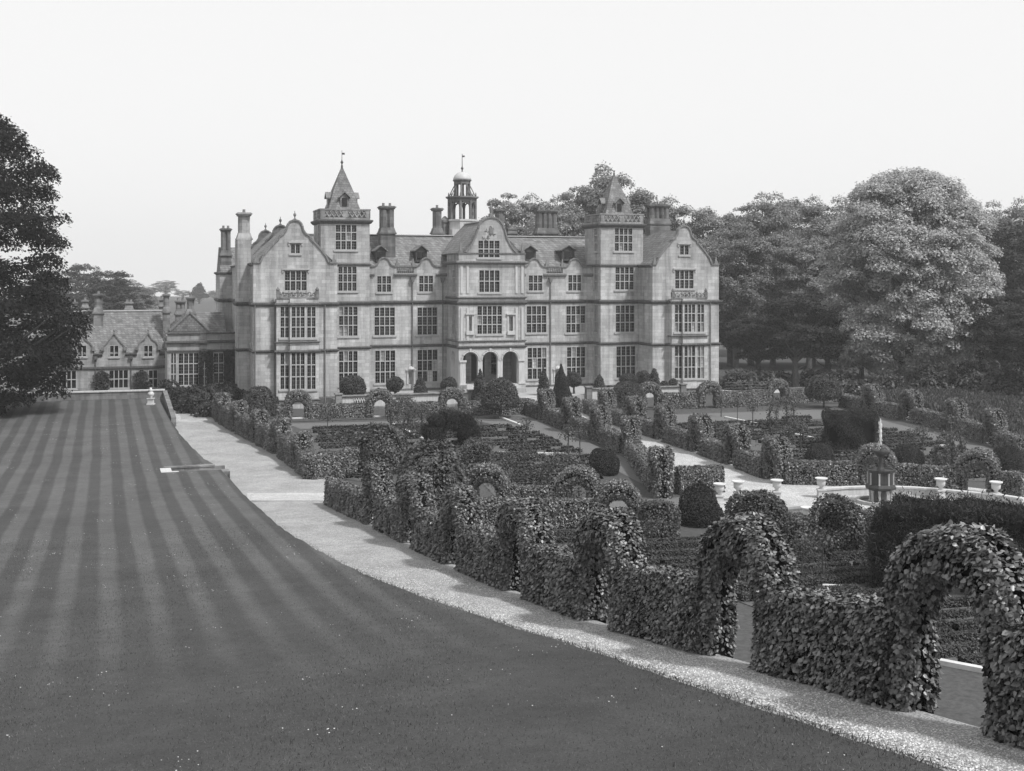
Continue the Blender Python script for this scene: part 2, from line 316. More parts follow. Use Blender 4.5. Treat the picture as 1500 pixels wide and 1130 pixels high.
def ball_prof(R, z0, sq=1.0): return [(R * cos(a) + .01, z0 + R * sq * (1 + sin(a))) for a in np.linspace(-pi / 2 + .05, pi / 2 - .03, 12)]
def mush_prof(R, z0, H): return [(.2, z0), (R * .86, z0 + .1 * H), (R, z0 + .28 * H), (R * .97, z0 + .5 * H), (R * .84, z0 + .75 * H), (R * .55, z0 + .93 * H), (.05, z0 + H)]

# ------------------------------------------------------------------ terrain: a slope runs down the lawn from the camera to the level garden
ROWPX = [(1491, 1082), (1305, 1030), (1093, 970), (893, 918), (760, 869), (665, 828), (598, 794), (540, 765), (486, 741)]
tz = []; hs_ = []
for x, y in ROWPX:
    Y = F * 2.7 * 4.386 / (x - 150); X = (x - 750) / F * Y; t, h = to_th(X, Y); tz.append((t, ZC - (y - HOR) / F * Y)); hs_.append(h)
tz = [(-30, tz[0][1] + 6.2)] + tz + [(80, .12), (95, 0), (400, 0)]
_t = np.arange(-30, 300, .5); _z = np.interp(_t, [a for a, b in tz], [b for a, b in tz]); _k = np.exp(-np.linspace(-2, 2, 17) ** 2); _k /= _k.sum()
_z = np.convolve(np.pad(_z, 8, mode='edge'), _k, 'valid')
H0 = float(np.mean(hs_)) + .04
def zr(t): return float(np.interp(t, _t, _z))
def zl(t): return zr(t) + float(np.interp(t, [18, 30, 45, 60, 80, 120], [.05, .09, .35, .7, 1.0, 1.05]))
def onsurf(px, py, zf):
    z = 3.0
    for _ in range(60):
        p = G(px, py, z); z = .6 * z + .4 * zf(to_th(*p)[0])
    return to_th(*p)
EDGE = [(251, 620), (280, 652), (307, 676), (323, 684), (360, 724), (413, 772), (467, 804), (536, 839), (687, 895), (850, 944), (971, 989), (1093, 1028), (1223, 1069), (1348, 1115)]
ed = sorted(onsurf(x, y, zl) for x, y in EDGE)
ed = [(-10, ed[0][1] + 1.2)] + ed + [(140, ed[-1][1])]
def hL(t):
    return sum(float(np.interp(t + k, [a for a, b in ed], [b for a, b in ed])) for k in (-1.5, 0, 1.5)) / 3
RB = [(-10, H0 + .05), (56, H0 + .05), (61, H0 + 1.6), (68, H0 + 2.0)] + sorted((lambda p: (p[0], p[1] + 1.3))(to_th(*G(x, y))) for x, y in [(440, 711), (408, 684), (355, 647), (312, 620)]) + [(120, to_th(*G(312, 620))[1] + 3.0)]
def hR(t): return float(np.interp(t, [a for a, b in RB], [b for a, b in RB]))

def grid(name, ts, cols, mat, kind='structure', skip=None):
    """cols: functions t -> (h, z)"""
    mb = MB(); n = len(cols)
    for t in ts:
        for c in cols:
            h, z = c(t); x, y = from_th(t, h); mb.v.append((x, y, z))
    for i in range(len(ts) - 1):
        for j in range(n - 1):
            if skip and skip(.5 * (ts[i] + ts[i + 1]), j): continue
            mb.f.append((i * n + j, i * n + j + 1, (i + 1) * n + j + 1, (i + 1) * n + j)); mb.m.append(0)
    o = mb.build(name, mat, smooth=True); o['kind'] = kind; return o
g = MB().quad((-600, -90, -.06), (600, -90, -.06), (600, 920, -.06), (-600, 920, -.06)).build('ground', M['turf']); g['kind'] = 'structure'
# steps recess in the bank
sa = onsurf(305, 688, zl)[0]; TS0, TS1 = sa - .2, sa + 1.35; SD = 3.2
TEND = 123.4
ts = sorted(set([round(x, 2) for x in np.arange(-8, TEND, .8)] + [TS0, TS1, TEND]))
def bankw(t): return .10 + .55 * (zl(t) - zr(t))
_r2 = np.random.default_rng(3); _eb = {round(t, 2): _r2.normal() * .03 for t in ts}
def edge_h(t): return hL(t) + _eb.get(round(t, 2), 0)
def lcol(off, dz=0.0): return lambda t: (edge_h(t) - off, zl(t) + dz + .012 * sin(off * .9 + t * .31))
lcols = [lambda t: (edge_h(t) - 70, zl(t))] + [lcol(o) for o in (55, 44, 36, 29, 23, 18, 14, 11, 8.5, 6.5, 5, 4, SD, 2, 1, .45)] + [lcol(.12), lambda t: (edge_h(t) + bankw(t), zr(t) - .03)]
ncol = len(lcols)
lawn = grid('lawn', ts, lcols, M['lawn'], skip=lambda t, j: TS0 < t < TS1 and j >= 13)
def pz(t): return zr(t) + .0
grid('gravel_path', list(np.arange(-8, 119, .8)), [lambda t: (hL(t) - .3, zr(t) - .06)] + [(lambda f: (lambda t: (hL(t) + f * (hR(t) - hL(t)), zr(t) + .03 * sin(pi * f))))(f) for f in (.0, .05, .2, .4, .6, .8, .95)] + [lambda t: (hR(t), zr(t) - .02)], M['gravel'])
grid('grass_bank', list(np.arange(-8, 84, 1.0)), [(lambda f: (lambda t: (hR(t) - .5 + f * (1.0 + zr(t) * 1.9), (zr(t)) * (1 - f) ** 1.25 - .035)))(f) for f in (0, .12, .25, .4, .55, .7, .85, 1)], M['walk'])
# steps
ste = MB()
hE = edge_h(sa + .6); zT, zB = zl(sa), zr(sa) - .05
def thbox(mb, t0, t1, h0, h1, z0, z1):
    q = [from_th(t0, h0), from_th(t0, h1), from_th(t1, h1), from_th(t1, h0)]
    mb.hexa([(x, y, z0) for x, y in q] + [(x, y, z1) for x, y in q])
st_e = empty('garden_steps', (0, 0, 0)); tag(st_e, 'short flight of stone steps sunk into the lawn bank beside the gravel path', 'steps')
b = MB(); hi = hE - SD
for i in range(5):
    thbox(b, TS0 + .25, TS1 - .25, hi + .35 + i * .38, hE + .5 - 0.0 * i, zB - .3, zT - (i + 1) * (zT - zB) / 5.5)
b.build('step_treads', M['trim'], st_e)
b = MB(); thbox(b, TS1 - .25, TS1 + .05, hi - .05, hE + .3, zB - .3, zT + .0); thbox(b, TS0 - .05, TS0 + .25, hi + .25, hE + .3, zB - .3, zT - .12); b.build('side_wall', M['weather'], st_e)
b = MB(); thbox(b, TS1 - .3, TS1 + .1, hi - .05, hE - .3, zT + .003, zT + .10); b.build('coping', M['weather'], st_e)
b = MB(); thbox(b, TS0 - .05, TS1 - .3, hi - .3, hi + .32, zB, zT + .05); thbox(b, TS0 - .3, TS0 - .055, hi - .3, hi + .7, zB, zT + .04); b.build('landing_slab', M['dress'], st_e)

# pale worn strip crossing the gravel, and the short path to the link building
mb = MB()
for px in range(362, 496, 12):
    for py in (723.5, 735): t, h = onsurf(px, py, zr); x, y = from_th(t, h); mb.v.append((x, y, zr(t) + .045))
for i in range(len(mb.v) // 2 - 1): mb.f.append((2 * i, 2 * i + 1, 2 * i + 3, 2 * i + 2)); mb.m.append(0)
o = mb.build('worn_gravel_strip', M['path_pale']); o['kind'] = 'structure'
o = MB().add([(x, y, .02) for x, y in [G(252, 600), G(272, 600), G(292, 616), G(252, 617)]], [(0, 1, 2, 3)]).build('short_path', M['path_pale']); o['kind'] = 'structure'
o = MB().add([(x, y, .035) for x, y in [G(251, 616), G(318, 614), G(320, 618), G(251, 620)]], [(0, 1, 2, 3)]).build('cross_path', M['path_pale']); o['kind'] = 'structure'
# daisies and near grass
P = []
for _ in range(520):
    t = 12 + 95 * random.random() ** 1.6; h = edge_h(t) - .4 - 34 * random.random() ** 1.2
    if random.random() < .55: cx, cy = t, h; k = random.randint(2, 6)
    else: k = 1
    for _i in range(k): P.append((t + random.gauss(0, .25) * (k > 1), h + random.gauss(0, .25) * (k > 1)))
mb = MB()
for t, h in P:
    if h > edge_h(t) - .2: continue
    x, y = from_th(t, h); z = zl(t) + .05; r = random.uniform(.006, .013) * (1 + .012 * t)
    q = [(x + r * cos(a), y + r * sin(a), z + .3 * r * sin(a * 2)) for a in (0, 1.26, 2.51, 3.77, 5.03)]
    mb.add(q, [(0, 1, 2, 3, 4)])
tag(mb.build('daisies', M['daisy']), 'white daisies dotted through the mown lawn', 'daisies', kind='stuff')
n = 190000; tt = 9 + 42 * rng.random(n) ** 2.2; hh = np.array([edge_h(a) for a in tt]) + .05 - 22 * rng.random(n)
P = np.array([(*from_th(a, b), zl(a) - .005) for a, b in zip(tt, hh)])
V, Fc = leaf_geo(P, rng.normal(size=(n, 3)) * (1, 1, .15), .036, jit=.2, lift=0, shape='n', up=1)
tag(link('grass', mesh_np('grass', [(V, Fc)], [M['grass']])), 'short mown grass blades on the near part of the lawn', 'grass', kind='stuff')
n = 5000; tt = 12 + 60 * rng.random(n); hh = np.array([edge_h(a) for a in tt]) + rng.normal(size=n) * .10 - .06
P = np.array([(*from_th(a, b), zr(a) + (zl(a) - zr(a)) * .5) for a, b in zip(tt, hh)])
V, Fc = leaf_geo(P, rng.normal(size=(n, 3)) * (1, 1, .2), .06, jit=.2, lift=0, shape='n', up=1)
tag(link('edge_grass', mesh_np('edge_grass', [(V, Fc)], [M['grass']])), 'ragged longer grass along the lawn edge by the gravel', 'grass', kind='stuff')
n = 30000; tt = 10 + 30 * rng.random(n) ** 1.4; lo = np.array([edge_h(a) + .1 for a in tt]); hi_ = np.array([hR(a) - .6 for a in tt]); hh = lo + (hi_ - lo) * rng.random(n)
P = np.array([(*from_th(a, b), zr(a) + .025) for a, b in zip(tt, hh)]); oc = np.array([(1, 0, 0), (0, 1, 0), (-1, 0, 0), (0, -1, 0), (0, 0, .8)]); sz = rng.uniform(.009, .022, n)
an = rng.random(n) * 6.28; ca, sn = np.cos(an), np.sin(an)
V = P[:, None] + sz[:, None, None] * np.stack([oc[None, :, 0] * ca[:, None] - oc[None, :, 1] * sn[:, None], oc[None, :, 0] * sn[:, None] + oc[None, :, 1] * ca[:, None], np.broadcast_to(oc[None, :, 2], (n, 5))], -1)
Fa = (np.array([(0, 1, 4), (1, 2, 4), (2, 3, 4), (3, 0, 4)])[None] + (np.arange(n) * 5)[:, None, None]).reshape(-1, 3)
M['pebble'] = m_leaf('pebbles', .34, .5, .9, .2, 0)
tag(link('gravel', mesh_np('gravel', [(V.reshape(-1, 3), Fa)], [M['pebble']])), 'loose pale pebbles on the near gravel path', 'gravel', kind='stuff')

# ------------------------------------------------------------------ the long hedge beside the gravel path
def rowxy(Y):
    t = (Y - H0 * AS) / AC; return from_th(t, H0) + (t,)
arY = [F * 2.7 * 4.386 / (x - 150) for x in (1402, 1088, 890, 765, 672, 607, 552)]
arT = [rowxy(y)[2] for y in arY]; RZ = atan2(AC, -AS)
def lime(o, label, cat, group): return tag(o, label, cat, group)
GA, GH = 'leafy arches in the hedge beside the gravel path', 'clipped hedge lengths between arches beside the gravel path'
AW = 2.6
def slope(t): return (zr(t + .8) - zr(t - .8)) / 1.6
for i, t in enumerate(arT):
    x, y = from_th(t, H0); sz = [.074, .074, .076, .08, .085, .088, .092][i]
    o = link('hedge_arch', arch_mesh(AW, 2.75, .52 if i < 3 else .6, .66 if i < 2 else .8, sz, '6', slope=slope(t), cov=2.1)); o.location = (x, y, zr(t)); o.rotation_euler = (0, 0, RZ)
    lime(o, ['nearest leafy hedge arch, cut by the right edge of the photograph', 'second leafy arch from the near end of the gravel path hedge', 'third leafy arch from the near end of the gravel path hedge', 'fourth leafy arch from the near end of the gravel path hedge', 'fifth leafy arch from the near end of the gravel path hedge', 'sixth leafy arch from the near end of the gravel path hedge', 'seventh leafy arch from the near end, last before the hedge gap'][i], 'hedge arch', GA)
stops = [arT[0] - AW / 2 - 5.0] + arT + [rowxy(62.9)[2]]
for i in range(len(stops) - 1):
    a = stops[i] + (0 if i == 0 else AW / 2 - .12); bb = stops[i + 1] - (0 if i == len(stops) - 2 else AW / 2 - .12); t = (a + bb) / 2
    x, y = from_th(t, H0); o = link('clipped_hedge', hedge_mesh(bb - a, .82, 1.5 if i < 7 else 1.35, .074 if i < 3 else .084, slope(t), cov=1.9)); o.location = (x, y, zr(t)); o.rotation_euler = (0, 0, RZ)
    lime(o, ('clipped hedge at the right edge, nearer than the nearest arch' if i == 0 else 'low clipped hedge end beside the gap, past the seventh arch' if i == 7 else 'clipped leafy hedge between the %s and %s arches from the near end' % (ORD[i - 1], ORD[i])), 'hedge', GH)
def lay(o, a, b, z=0.0):
    o.location = ((a[0] + b[0]) / 2, (a[1] + b[1]) / 2, z); o.rotation_euler = (0, 0, atan2(b[1] - a[1], b[0] - a[0])); return o
ARCHES = [arch_mesh(2.25, 2.45, .62, .9, .11, '4', cov=2.2) for _ in range(3)]
def arch_at(p, q, label, group, z=0.0, sc=1.0, i=0):
    o = link('hedge_arch', ARCHES[i % 3]); o.location = (p[0], p[1], z); o.rotation_euler = (0, 0, atan2(q[1], q[0])); o.scale = (sc, sc, sc); tag(o, label, 'hedge arch', group); return o
def hedge_at(a, b, label, group, H=1.45, W=.9, size=.11, z=0.0, mats=None):
    L = math.hypot(b[0] - a[0], b[1] - a[1])
    if L < .4: return
    o = lay(link('clipped_hedge', hedge_mesh(L, W, H, size, shape='4', mats=mats, cov=2.1)), a, b, z); tag(o, label, 'hedge', group); return o
def unit(a, b):
    d = (b[0] - a[0], b[1] - a[1]); l = math.hypot(*d); return (d[0] / l, d[1] / l), l
def run(pts, where, kinds, gname, start=None, end=None, H=1.45, hw=1.05, sc=1.0, W=.9):
    """arches at pts with hedge lengths between them; where describes the row"""
    n = len(pts); al = ([start] if start else []) + list(pts) + ([end] if end else []); o0 = 1 if start else 0
    for i, p in enumerate(pts):
        q = unit(al[max(i + o0 - 1, 0)], al[min(i + o0 + 1, len(al) - 1)])[0]
        arch_at(p, q, '%s leafy arch %s' % (ORD[i], where), 'arches ' + gname, sc=sc, i=i)
    st = ([start] if start else []) + list(pts) + ([end] if end else [])
    for i in range(len(st) - 1):
        d, l = unit(st[i], st[i + 1]); s0 = 0 if (i == 0 and start) else hw * sc; s1 = l - (0 if (i == len(st) - 2 and end) else hw * sc)
        a = (st[i][0] + d[0] * s0, st[i][1] + d[1] * s0); b_ = (st[i][0] + d[0] * s1, st[i][1] + d[1] * s1)
        if start and i == 0: lb = 'low clipped hedge before the first arch ' + where
        elif end and i == len(st) - 2: lb = 'low clipped hedge past the last arch ' + where
        else:
            k = i - (1 if start else 0); lb = 'low hedge joining the %s and %s arches %s' % (ORD[k], ORD[k + 1], where)
        hedge_at(a, b_, lb, 'hedges ' + gname, H=H, W=W)
far = [G(441, 692), G(412, 668), G(380, 650), G(350, 634), G(326, 620)]
run(far, 'in the far hedge by the lawn path', 0, 'of the far hedge by the lawn path', start=G(452, 706), end=G(318, 612), H=1.7, sc=1.1)
hedge_at(G(452, 712), G(532, 690), 'low clipped hedge turning into the garden beyond the gap', 'cross hedges', H=1.7)
def gp(l): return [G(x, y) for x, y in l]
run(gp([(800, 615), (837, 631), (879, 646), (924, 666), (968, 724)]), 'in the row left of the central path', 0, 'left of the central path', start=G(766, 602), H=1.25, sc=1.16, W=1.1)
run(gp([(889, 616), (930, 630), (974, 645), (1026, 663), (1078, 682), (1137, 704)]), 'in the row right of the central path', 0, 'right of the central path', start=G(860, 604), H=1.25, sc=1.18, W=1.15)
run(gp([(1278, 605), (1335, 616), (1400, 632), (1457, 651)]), 'in the row along the right border', 0, 'along the right border', start=G(1236, 596), end=G(1500, 667), H=1.25, sc=1.15, W=1.1)
run(gp([(437, 613), (556, 611), (662, 608)]), 'in the back hedge before the left terrace', 0, 'before the left terrace', start=G(405, 614), end=G(772, 606), H=1.3, sc=1.08)
run(gp([(951, 598), (1039, 597), (1138, 592)]), 'in the back hedge before the right wing', 0, 'before the right wing', start=G(925, 600), end=G(1232, 588), H=1.5, sc=1.08)
run(gp([(715, 746), (846, 750)]), 'in the cross hedge behind the near bushes', 0, 'of the middle cross hedge', H=1.35, sc=1.05, end=G(890, 752))
run(gp([(907, 772)]), 'in the nearer cross hedge', 0, 'of the nearer cross hedge', H=1.4, start=G(700, 770), end=G(960, 776))
run(gp([(1283, 712), (1432, 722)]), 'in the hedge behind the fountain', 0, 'behind the fountain', start=G(1150, 708), end=G(1500, 730), H=1.45, sc=1.08)
hedge_at(G(992, 722), G(1057, 719), 'clipped hedge block closing the row left of the fountain court', 'cross hedges', H=1.55)

# ------------------------------------------------------------------ garden floor
def sheet(name, px, z, mat, kind='structure'):
    o = MB().add([(x, y, z) for x, y in gp(px)], [tuple(range(len(px)))]).build(name, mat); o['kind'] = kind; return o
sheet('grass_walk', [(690, 614), (765, 606), (985, 700), (960, 718), (905, 690), (800, 640)], -.036, M['walk'])
sheet('grass_walk', [(420, 620), (690, 614), (700, 622), (440, 628)], -.04, M['walk'])
sheet('grass_walk', [(960, 608), (1235, 598), (1240, 612), (960, 622)], -.04, M['walk'])
sheet('grass_walk', [(1232, 600), (1500, 668), (1500, 684), (1222, 604)], -.036, M['walk'])
sheet('gravel_walk', [(775, 592), (880, 592), (1150, 708), (1060, 724)], -.028, M['court'])
sheet('house_lawn', [(395, 600), (1235, 572), (1235, 590), (390, 619)], -.02, M['turf'])
sheet('gravel_walk', [(700, 756), (1080, 745), (1080, 722), (700, 748)], -.030, M['walk'])
sheet('gravel_drive', [(1056, 560), (1300, 555), (1300, 577), (1056, 583)], -.024, M['court'])
BEDS = {
    'left': [(455, 628), (640, 622), (620, 640), (560, 690), (535, 706), (500, 700), (462, 668)],
    'middle': [(640, 636), (715, 622), (770, 628), (905, 684), (880, 700), (800, 738), (740, 742), (690, 690)],
    'right': [(985, 622), (1185, 612), (1240, 640), (1185, 690), (1140, 692), (1040, 650)],
    'far right': [(1240, 618), (1290, 624), (1500, 680), (1500, 706), (1300, 700), (1200, 690)],
    'near': [(1100, 795), (1290, 780), (1500, 790), (1500, 990), (1400, 976), (1290, 940), (1150, 905), (1000, 850), (920, 800), (1000, 790)],
    'path side': [(800, 778), (900, 785), (1000, 850), (1060, 895), (990, 890), (900, 850), (780, 800)],
}
def in_poly(poly, x, y):
    c = False
    for i in range(len(poly)):
        (x1, y1), (x2, y2) = poly[i], poly[i - 1]
        if (y1 > y) != (y2 > y) and x < (x2 - x1) * (y - y1) / (y2 - y1) + x1: c = not c
    return c
def clip_rows(poly, d, sp):
    nrm = (-d[1], d[0]); s = [p[0] * nrm[0] + p[1] * nrm[1] for p in poly]; out = []
    k = min(s) + sp * .4
    while k < max(s):
        xs = []
        for i in range(len(poly)):
            a, b_ = s[i], s[(i + 1) % len(poly)]
            if (a - k) * (b_ - k) < 0:
                f = (k - a) / (b_ - a); p, q = poly[i], poly[(i + 1) % len(poly)]
                xs.append((p[0] + f * (q[0] - p[0])) * d[0] + (p[1] + f * (q[1] - p[1])) * d[1])
        xs.sort(); out += [(k, xs[j], xs[j + 1]) for j in range(0, len(xs) - 1, 2)]; k += sp * random.uniform(.8, 1.25)
    return out, nrm
DB = (cos(radians(15.7)), sin(radians(15.7)))
for nm, px in BEDS.items():
    poly = gp(px); sheet('bed_soil', px, -.032, M['soil'])
    rows, nrm = clip_rows(poly, DB, 1.25 if nm in ('near', 'path side') else 1.7); sz = .075 if nm in ('near', 'path side') else .15
    core = MB(); PP, QQ = [], []
    for k, a, b_ in rows:
        s0 = a + random.uniform(0, .6)
        while s0 < b_ - .5:
            s1 = min(b_, s0 + random.uniform(2.5, 9)); hgt = random.uniform(.2, .36) if nm in ('near', 'path side') else random.uniform(.14, .26); wd = random.uniform(.35, .6)
            if random.random() < .9:
                m = max(1, int((s1 - s0) / 1.2)); ks = [k + .1 * sin(s0 + i * .9) for i in range(m + 1)]
                for i in range(m):
                    u0, u1 = s0 + (s1 - s0) * i / m, s0 + (s1 - s0) * (i + 1) / m; k0, k1 = ks[i], ks[i + 1]
                    q = [(u0, k0 - wd / 2), (u1, k1 - wd / 2), (u1, k1 + wd / 2), (u0, k0 + wd / 2)]
                    w = [(u * d0 + n0 * kk, u * d1 + n1 * kk) for (u, kk) in q for d0, d1, n0, n1 in [(DB[0], DB[1], nrm[0], nrm[1])]]
                    core.hexa([(x, y, -.04) for x, y in w] + [(x, y, hgt - .04) for x, y in w])
                    nn = int((u1 - u0) * (wd + 2 * hgt) * 1.5 / (.45 * sz * sz)) + 1
                    uu = u0 + (u1 - u0) * rng.random(nn); kk = k0 + (k1 - k0) * (uu - u0) / (u1 - u0); side = rng.random(nn); tot = wd + 2 * hgt
                    top = side < wd / tot; sg = np.where(rng.random(nn) < .5, -1, 1)
                    off = np.where(top, (rng.random(nn) - .5) * wd, sg * wd / 2); z = np.where(top, hgt, rng.random(nn) * hgt)
                    PP.append(np.c_[uu * DB[0] + (kk + off) * nrm[0], uu * DB[1] + (kk + off) * nrm[1], z]); QQ.append(np.c_[np.where(top, 0, sg * nrm[0]), np.where(top, 0, sg * nrm[1]), np.where(top, 1, .2)])
            s0 = s1 + random.choice([.15, .3, .9])
    V, Fc = leaf_geo(np.concatenate(PP), np.concatenate(QQ), sz)
    core.cur = 0
    bb = np.array(poly); nb = int(6.0 * abs(sum(poly[i - 1][0] * poly[i][1] - poly[i][0] * poly[i - 1][1] for i in range(len(poly)))) / 2); BP = []
    while len(BP) < nb:
        x, y = random.uniform(bb[:, 0].min(), bb[:, 0].max()), random.uniform(bb[:, 1].min(), bb[:, 1].max())
        if in_poly(poly, x, y) and math.sin(x * .9 + y * .3) + math.sin(y * 1.1 - x * .2) + random.gauss(0, .8) > -.3:
            for _q in range(3): BP.append((x + random.gauss(0, .1), y + random.gauss(0, .1), random.uniform(-.02, .14)))
    V2, F2 = leaf_geo(np.array(BP), np.tile((0, 0, 1.0), (len(BP), 1)), .12, jit=.7)
    tag(link('bedding_plants', mesh_np('bedding', [(V2, F2)], [M['rose']])), 'low bedding plants between the box rows of the %s parterre' % nm, 'plants', kind='stuff')
    tag(link('box_parterre', mesh_np('parterre', [(V, Fc)], [M['box'], M['limecore']], core)),
        {'left': 'rows of low box edging in the parterre nearest the lawn', 'middle': 'rows of low box edging in the parterre below the main terrace', 'right': 'rows of low box edging right of the central path', 'far right': 'rows of low box edging along the right border walk', 'near': 'rows of low box edging nearest the camera, seen through the hedge arches', 'path side': 'narrow rows of low box edging behind the gravel path hedge'}[nm], 'parterre', kind='stuff')
# white stone edging left among the beds
KB = [((457, 668), (476, 676), 'white stone edging step behind the far flat topped hedge end'), ((480, 678), (496, 684), 'white stone edging step left of the large dome bush'), ((514, 684), (526, 692), 'small white edging stone below the large dome bush'),
      ((416, 614), (448, 613), 'white stone threshold under the arch beside the dark dome'), ((541, 611), (566, 610), 'white stone threshold under the arch before the lattice wall'), ((654, 608), (674, 607), 'white stone threshold under the arch left of the big ball tree'),
      ((576, 622), (622, 645), 'diagonal white edging beside the rose arches'), ((733, 612), (764, 624), 'white edging beside the round soil circle'), ((728, 664), (830, 666), 'long white edging across the middle parterre'), ((700, 700), (785, 736), 'white edging along the lower side of the middle parterre'),
      ((1062, 612), (1112, 622), 'white edging left of the right hand rose arch'), ((1150, 634), (1208, 646), 'white edging before the square yew block'), ((1164, 661), (1184, 661), 'white edging stone left of the small dome behind the fountain'), ((1330, 654), (1392, 653), 'white edging beyond the fountain jet, right'),
      ((1352, 966), (1446, 984), 'white edging seen through the nearest hedge arch'), ((1205, 860), (1250, 863), 'white edging in the near beds behind the second arch'), ((1232, 836), (1280, 842), 'white edging left of the dark yew arch')]
for a, b_, lb in KB:
    p, q = G(*a), G(*b_); d, L = unit(p, q); o = MB().box(-L / 2, L / 2, -.13, .13, -.05, .11).build('stone_edging', M['white']); lay(o, p, q); tag(o, lb, 'stone edging', 'white edging stones among the beds')

# ------------------------------------------------------------------ bushes and topiary
def bush(px, py, prof, mat, size, label, cat='bush', name='clipped_bush', group=None, shape='4', z=0.0, amp=.09, trunk=None, cov=2.0, xy=None, jit=.45):
    x, y = xy or G(px, py, z); me = blob_mesh(prof, size, shape, [M[mat], M['limecore']], amp=amp, cov=cov, jit=jit)
    if trunk:
        r = empty(name, (x, y, z)); link('crown', me, r); MB().tube([(0, 0, -.1), (.03, .02, trunk * .5), (0, 0, trunk + .25)], [.14, .1, .09], 8).build('trunk', M['bark'], r)
    else: r = link(name, me); r.location = (x, y, z)
    r.rotation_euler = (0 if trunk else random.gauss(0, .03), 0 if trunk else random.gauss(0, .03), random.random() * 6.28); q_ = random.uniform(.94, 1.06); r.scale = (q_, 1 / q_, random.uniform(.97, 1.03)); return tag(r, label, cat, group)
bush(380, 609, dome_prof(1.8, 2.75), 'box', .13, 'dark smooth dome bush against the left corner of the house')
bush(556, 690, dome_prof(1.95, 3.1), 'holly', .15, 'glossy dome bush in front of the left parterre', amp=.12)
bush(634, 747, dome_prof(2.15, 3.7), 'holly', .17, 'largest glossy rounded bush behind the gravel path hedge', amp=.16)
bush(919, 604, dome_prof(1.8, 3.0), 'box', .13, 'smooth dark dome bush right of the terrace steps')
GB = 'mushroom shaped trees on soil circles'
bush(732, 612, mush_prof(1.72, .7, 2.9), 'box', .14, 'round clipped tree on a short trunk before the arched porch', 'tree', 'mushroom_tree', GB, trunk=.8)
bush(1207, 597, mush_prof(1.78, .75, 2.5), 'box', .15, 'round clipped tree on a short trunk near the dark yews at right', 'tree', 'mushroom_tree', GB, trunk=.8)
for px, py in ((732, 612), (1207, 597)):
    x, y = G(px, py); o = MB().lathe(x, y, [(2.3, -.05), (2.3, -.012)], 36).build('soil_circle', M['soil']); o['kind'] = 'structure'
GD = 'small dome bushes beyond the fountain hedge'
bush(1201, 680, dome_prof(.98, 1.45), 'yew', .07, 'small dark dome bush left of the fountain jet', group=GD, cov=2.6)
bush(1330, 684, dome_prof(.98, 1.55), 'yew', .07, 'small dark dome bush just right of the fountain jet', group=GD, cov=2.6)
bush(1478, 690, dome_prof(1.15, 1.7), 'yew', .07, 'small dark dome bush at the right edge beyond the fountain', group=GD, cov=2.6)
GN = 'loose bushes in the near garden'
_b0 = bush
def bush(*a, **k):
    if k.get('group') == GN: k.setdefault('jit', .95)
    return _b0(*a, **k)
bush(1026, 766, [(1.15, 0), (1.2, .5), (.85, 1.3), (.4, 1.9), (.05, 2.3)], 'yew', .09, 'dark pointed bush left of the two light urns', group=GN, cov=2.6, amp=.1)
bush(1108, 800, dome_prof(1.6, 2.6), 'shrub', .12, 'broad dark mound of a bush in front of the pool', group=GN, amp=.15)
bush(962, 782, dome_prof(1.0, 1.75), 'rose', .11, 'pale loose bush behind the third hedge arch', group=GN, amp=.12)
bush(1232, 806, dome_prof(1.45, 2.5), 'shrub', .12, 'bushy shrub between the front urn and the fountain', group=GN, amp=.2)
bush(1170, 812, dome_prof(.9, 1.7), 'rose', .11, 'loose rose bush below the front urn', group=GN, amp=.2)
bush(1290, 800, dome_prof(.9, 1.9), 'shrub', .12, 'leafy shrub at the foot of the fountain', group=GN, amp=.25)
bush(884, 694, dome_prof(.95, 1.7), 'yew', .08, 'dark bush at the near end of the grass walk', group=GN, cov=2.6, amp=.1)
bush(846, 708, dome_prof(1.0, 1.4), 'shrub', .11, 'loose shrub beside the middle parterre', group=GN, amp=.15)
bush(700, 672, dome_prof(1.1, 1.5), 'rose', .12, 'rambling bush right of the dark yew arbour', group=GN, amp=.2)
bush(738, 702, dome_prof(.8, 1.3), 'rose', .12, 'rose bush on the lower side of the middle parterre', group=GN, amp=.2)
TZ = .75
def terr(px, v=-2.4): return house_xy(hu(px, v), v)
GT = 'topiary on the house terrace'
def topi(px, prof, label, v=-2.4, trunk=None, mat='box', z=TZ, size=.12, cat='topiary', shape='4'):
    return bush(0, 0, prof, mat, size, label, cat, 'topiary_bush', GT, z=z, trunk=trunk, xy=terr(px, v), amp=.07, shape=shape, jit=.7)
def cone(R, H): return [(R * .8, 0), (R, .15 * H), (R * .82, .4 * H), (R * .5, .75 * H), (.05, H)]
topi(516, ball_prof(1.25, .15, .95), 'broad round topiary at the left end of the terrace', trunk=.3)
topi(578, ball_prof(.9, .75, .82), 'round ball topiary on a bare stem beside the left wall niche', trunk=.9)
topi(617, cone(.72, 2.35), 'topiary cone in front of the window left of the porch')
topi(658, ball_prof(.8, .65, .85), 'ball topiary just left of the porch', trunk=.8)
topi(704, cone(.95, 3.7), 'tall topiary cone in front of the left porch arch', v=-5.4, z=.0)
topi(797, cone(.68, 2.9), 'topiary cone right of the porch beside the steps', v=-3.0)
topi(824, cone(1.0, 4.4), 'tallest dark yew cone right of the terrace steps', v=-7.5, z=0, mat='yew', size=.08)
topi(841, ball_prof(.85, .75, .9), 'ball topiary right of the tallest yew cone', trunk=.9)
topi(879, cone(.72, 2.1), 'topiary cone in front of the right tower')
topi(921, ball_prof(.9, .7, .75), 'flat ball topiary left of a touching pair before the right tower', trunk=.9)
topi(941, ball_prof(.85, .75, .85), 'ball topiary right of a touching pair before the right tower', trunk=.9)
topi(958, cone(.75, 2.4), 'topiary cone at the inner corner of the right wing')
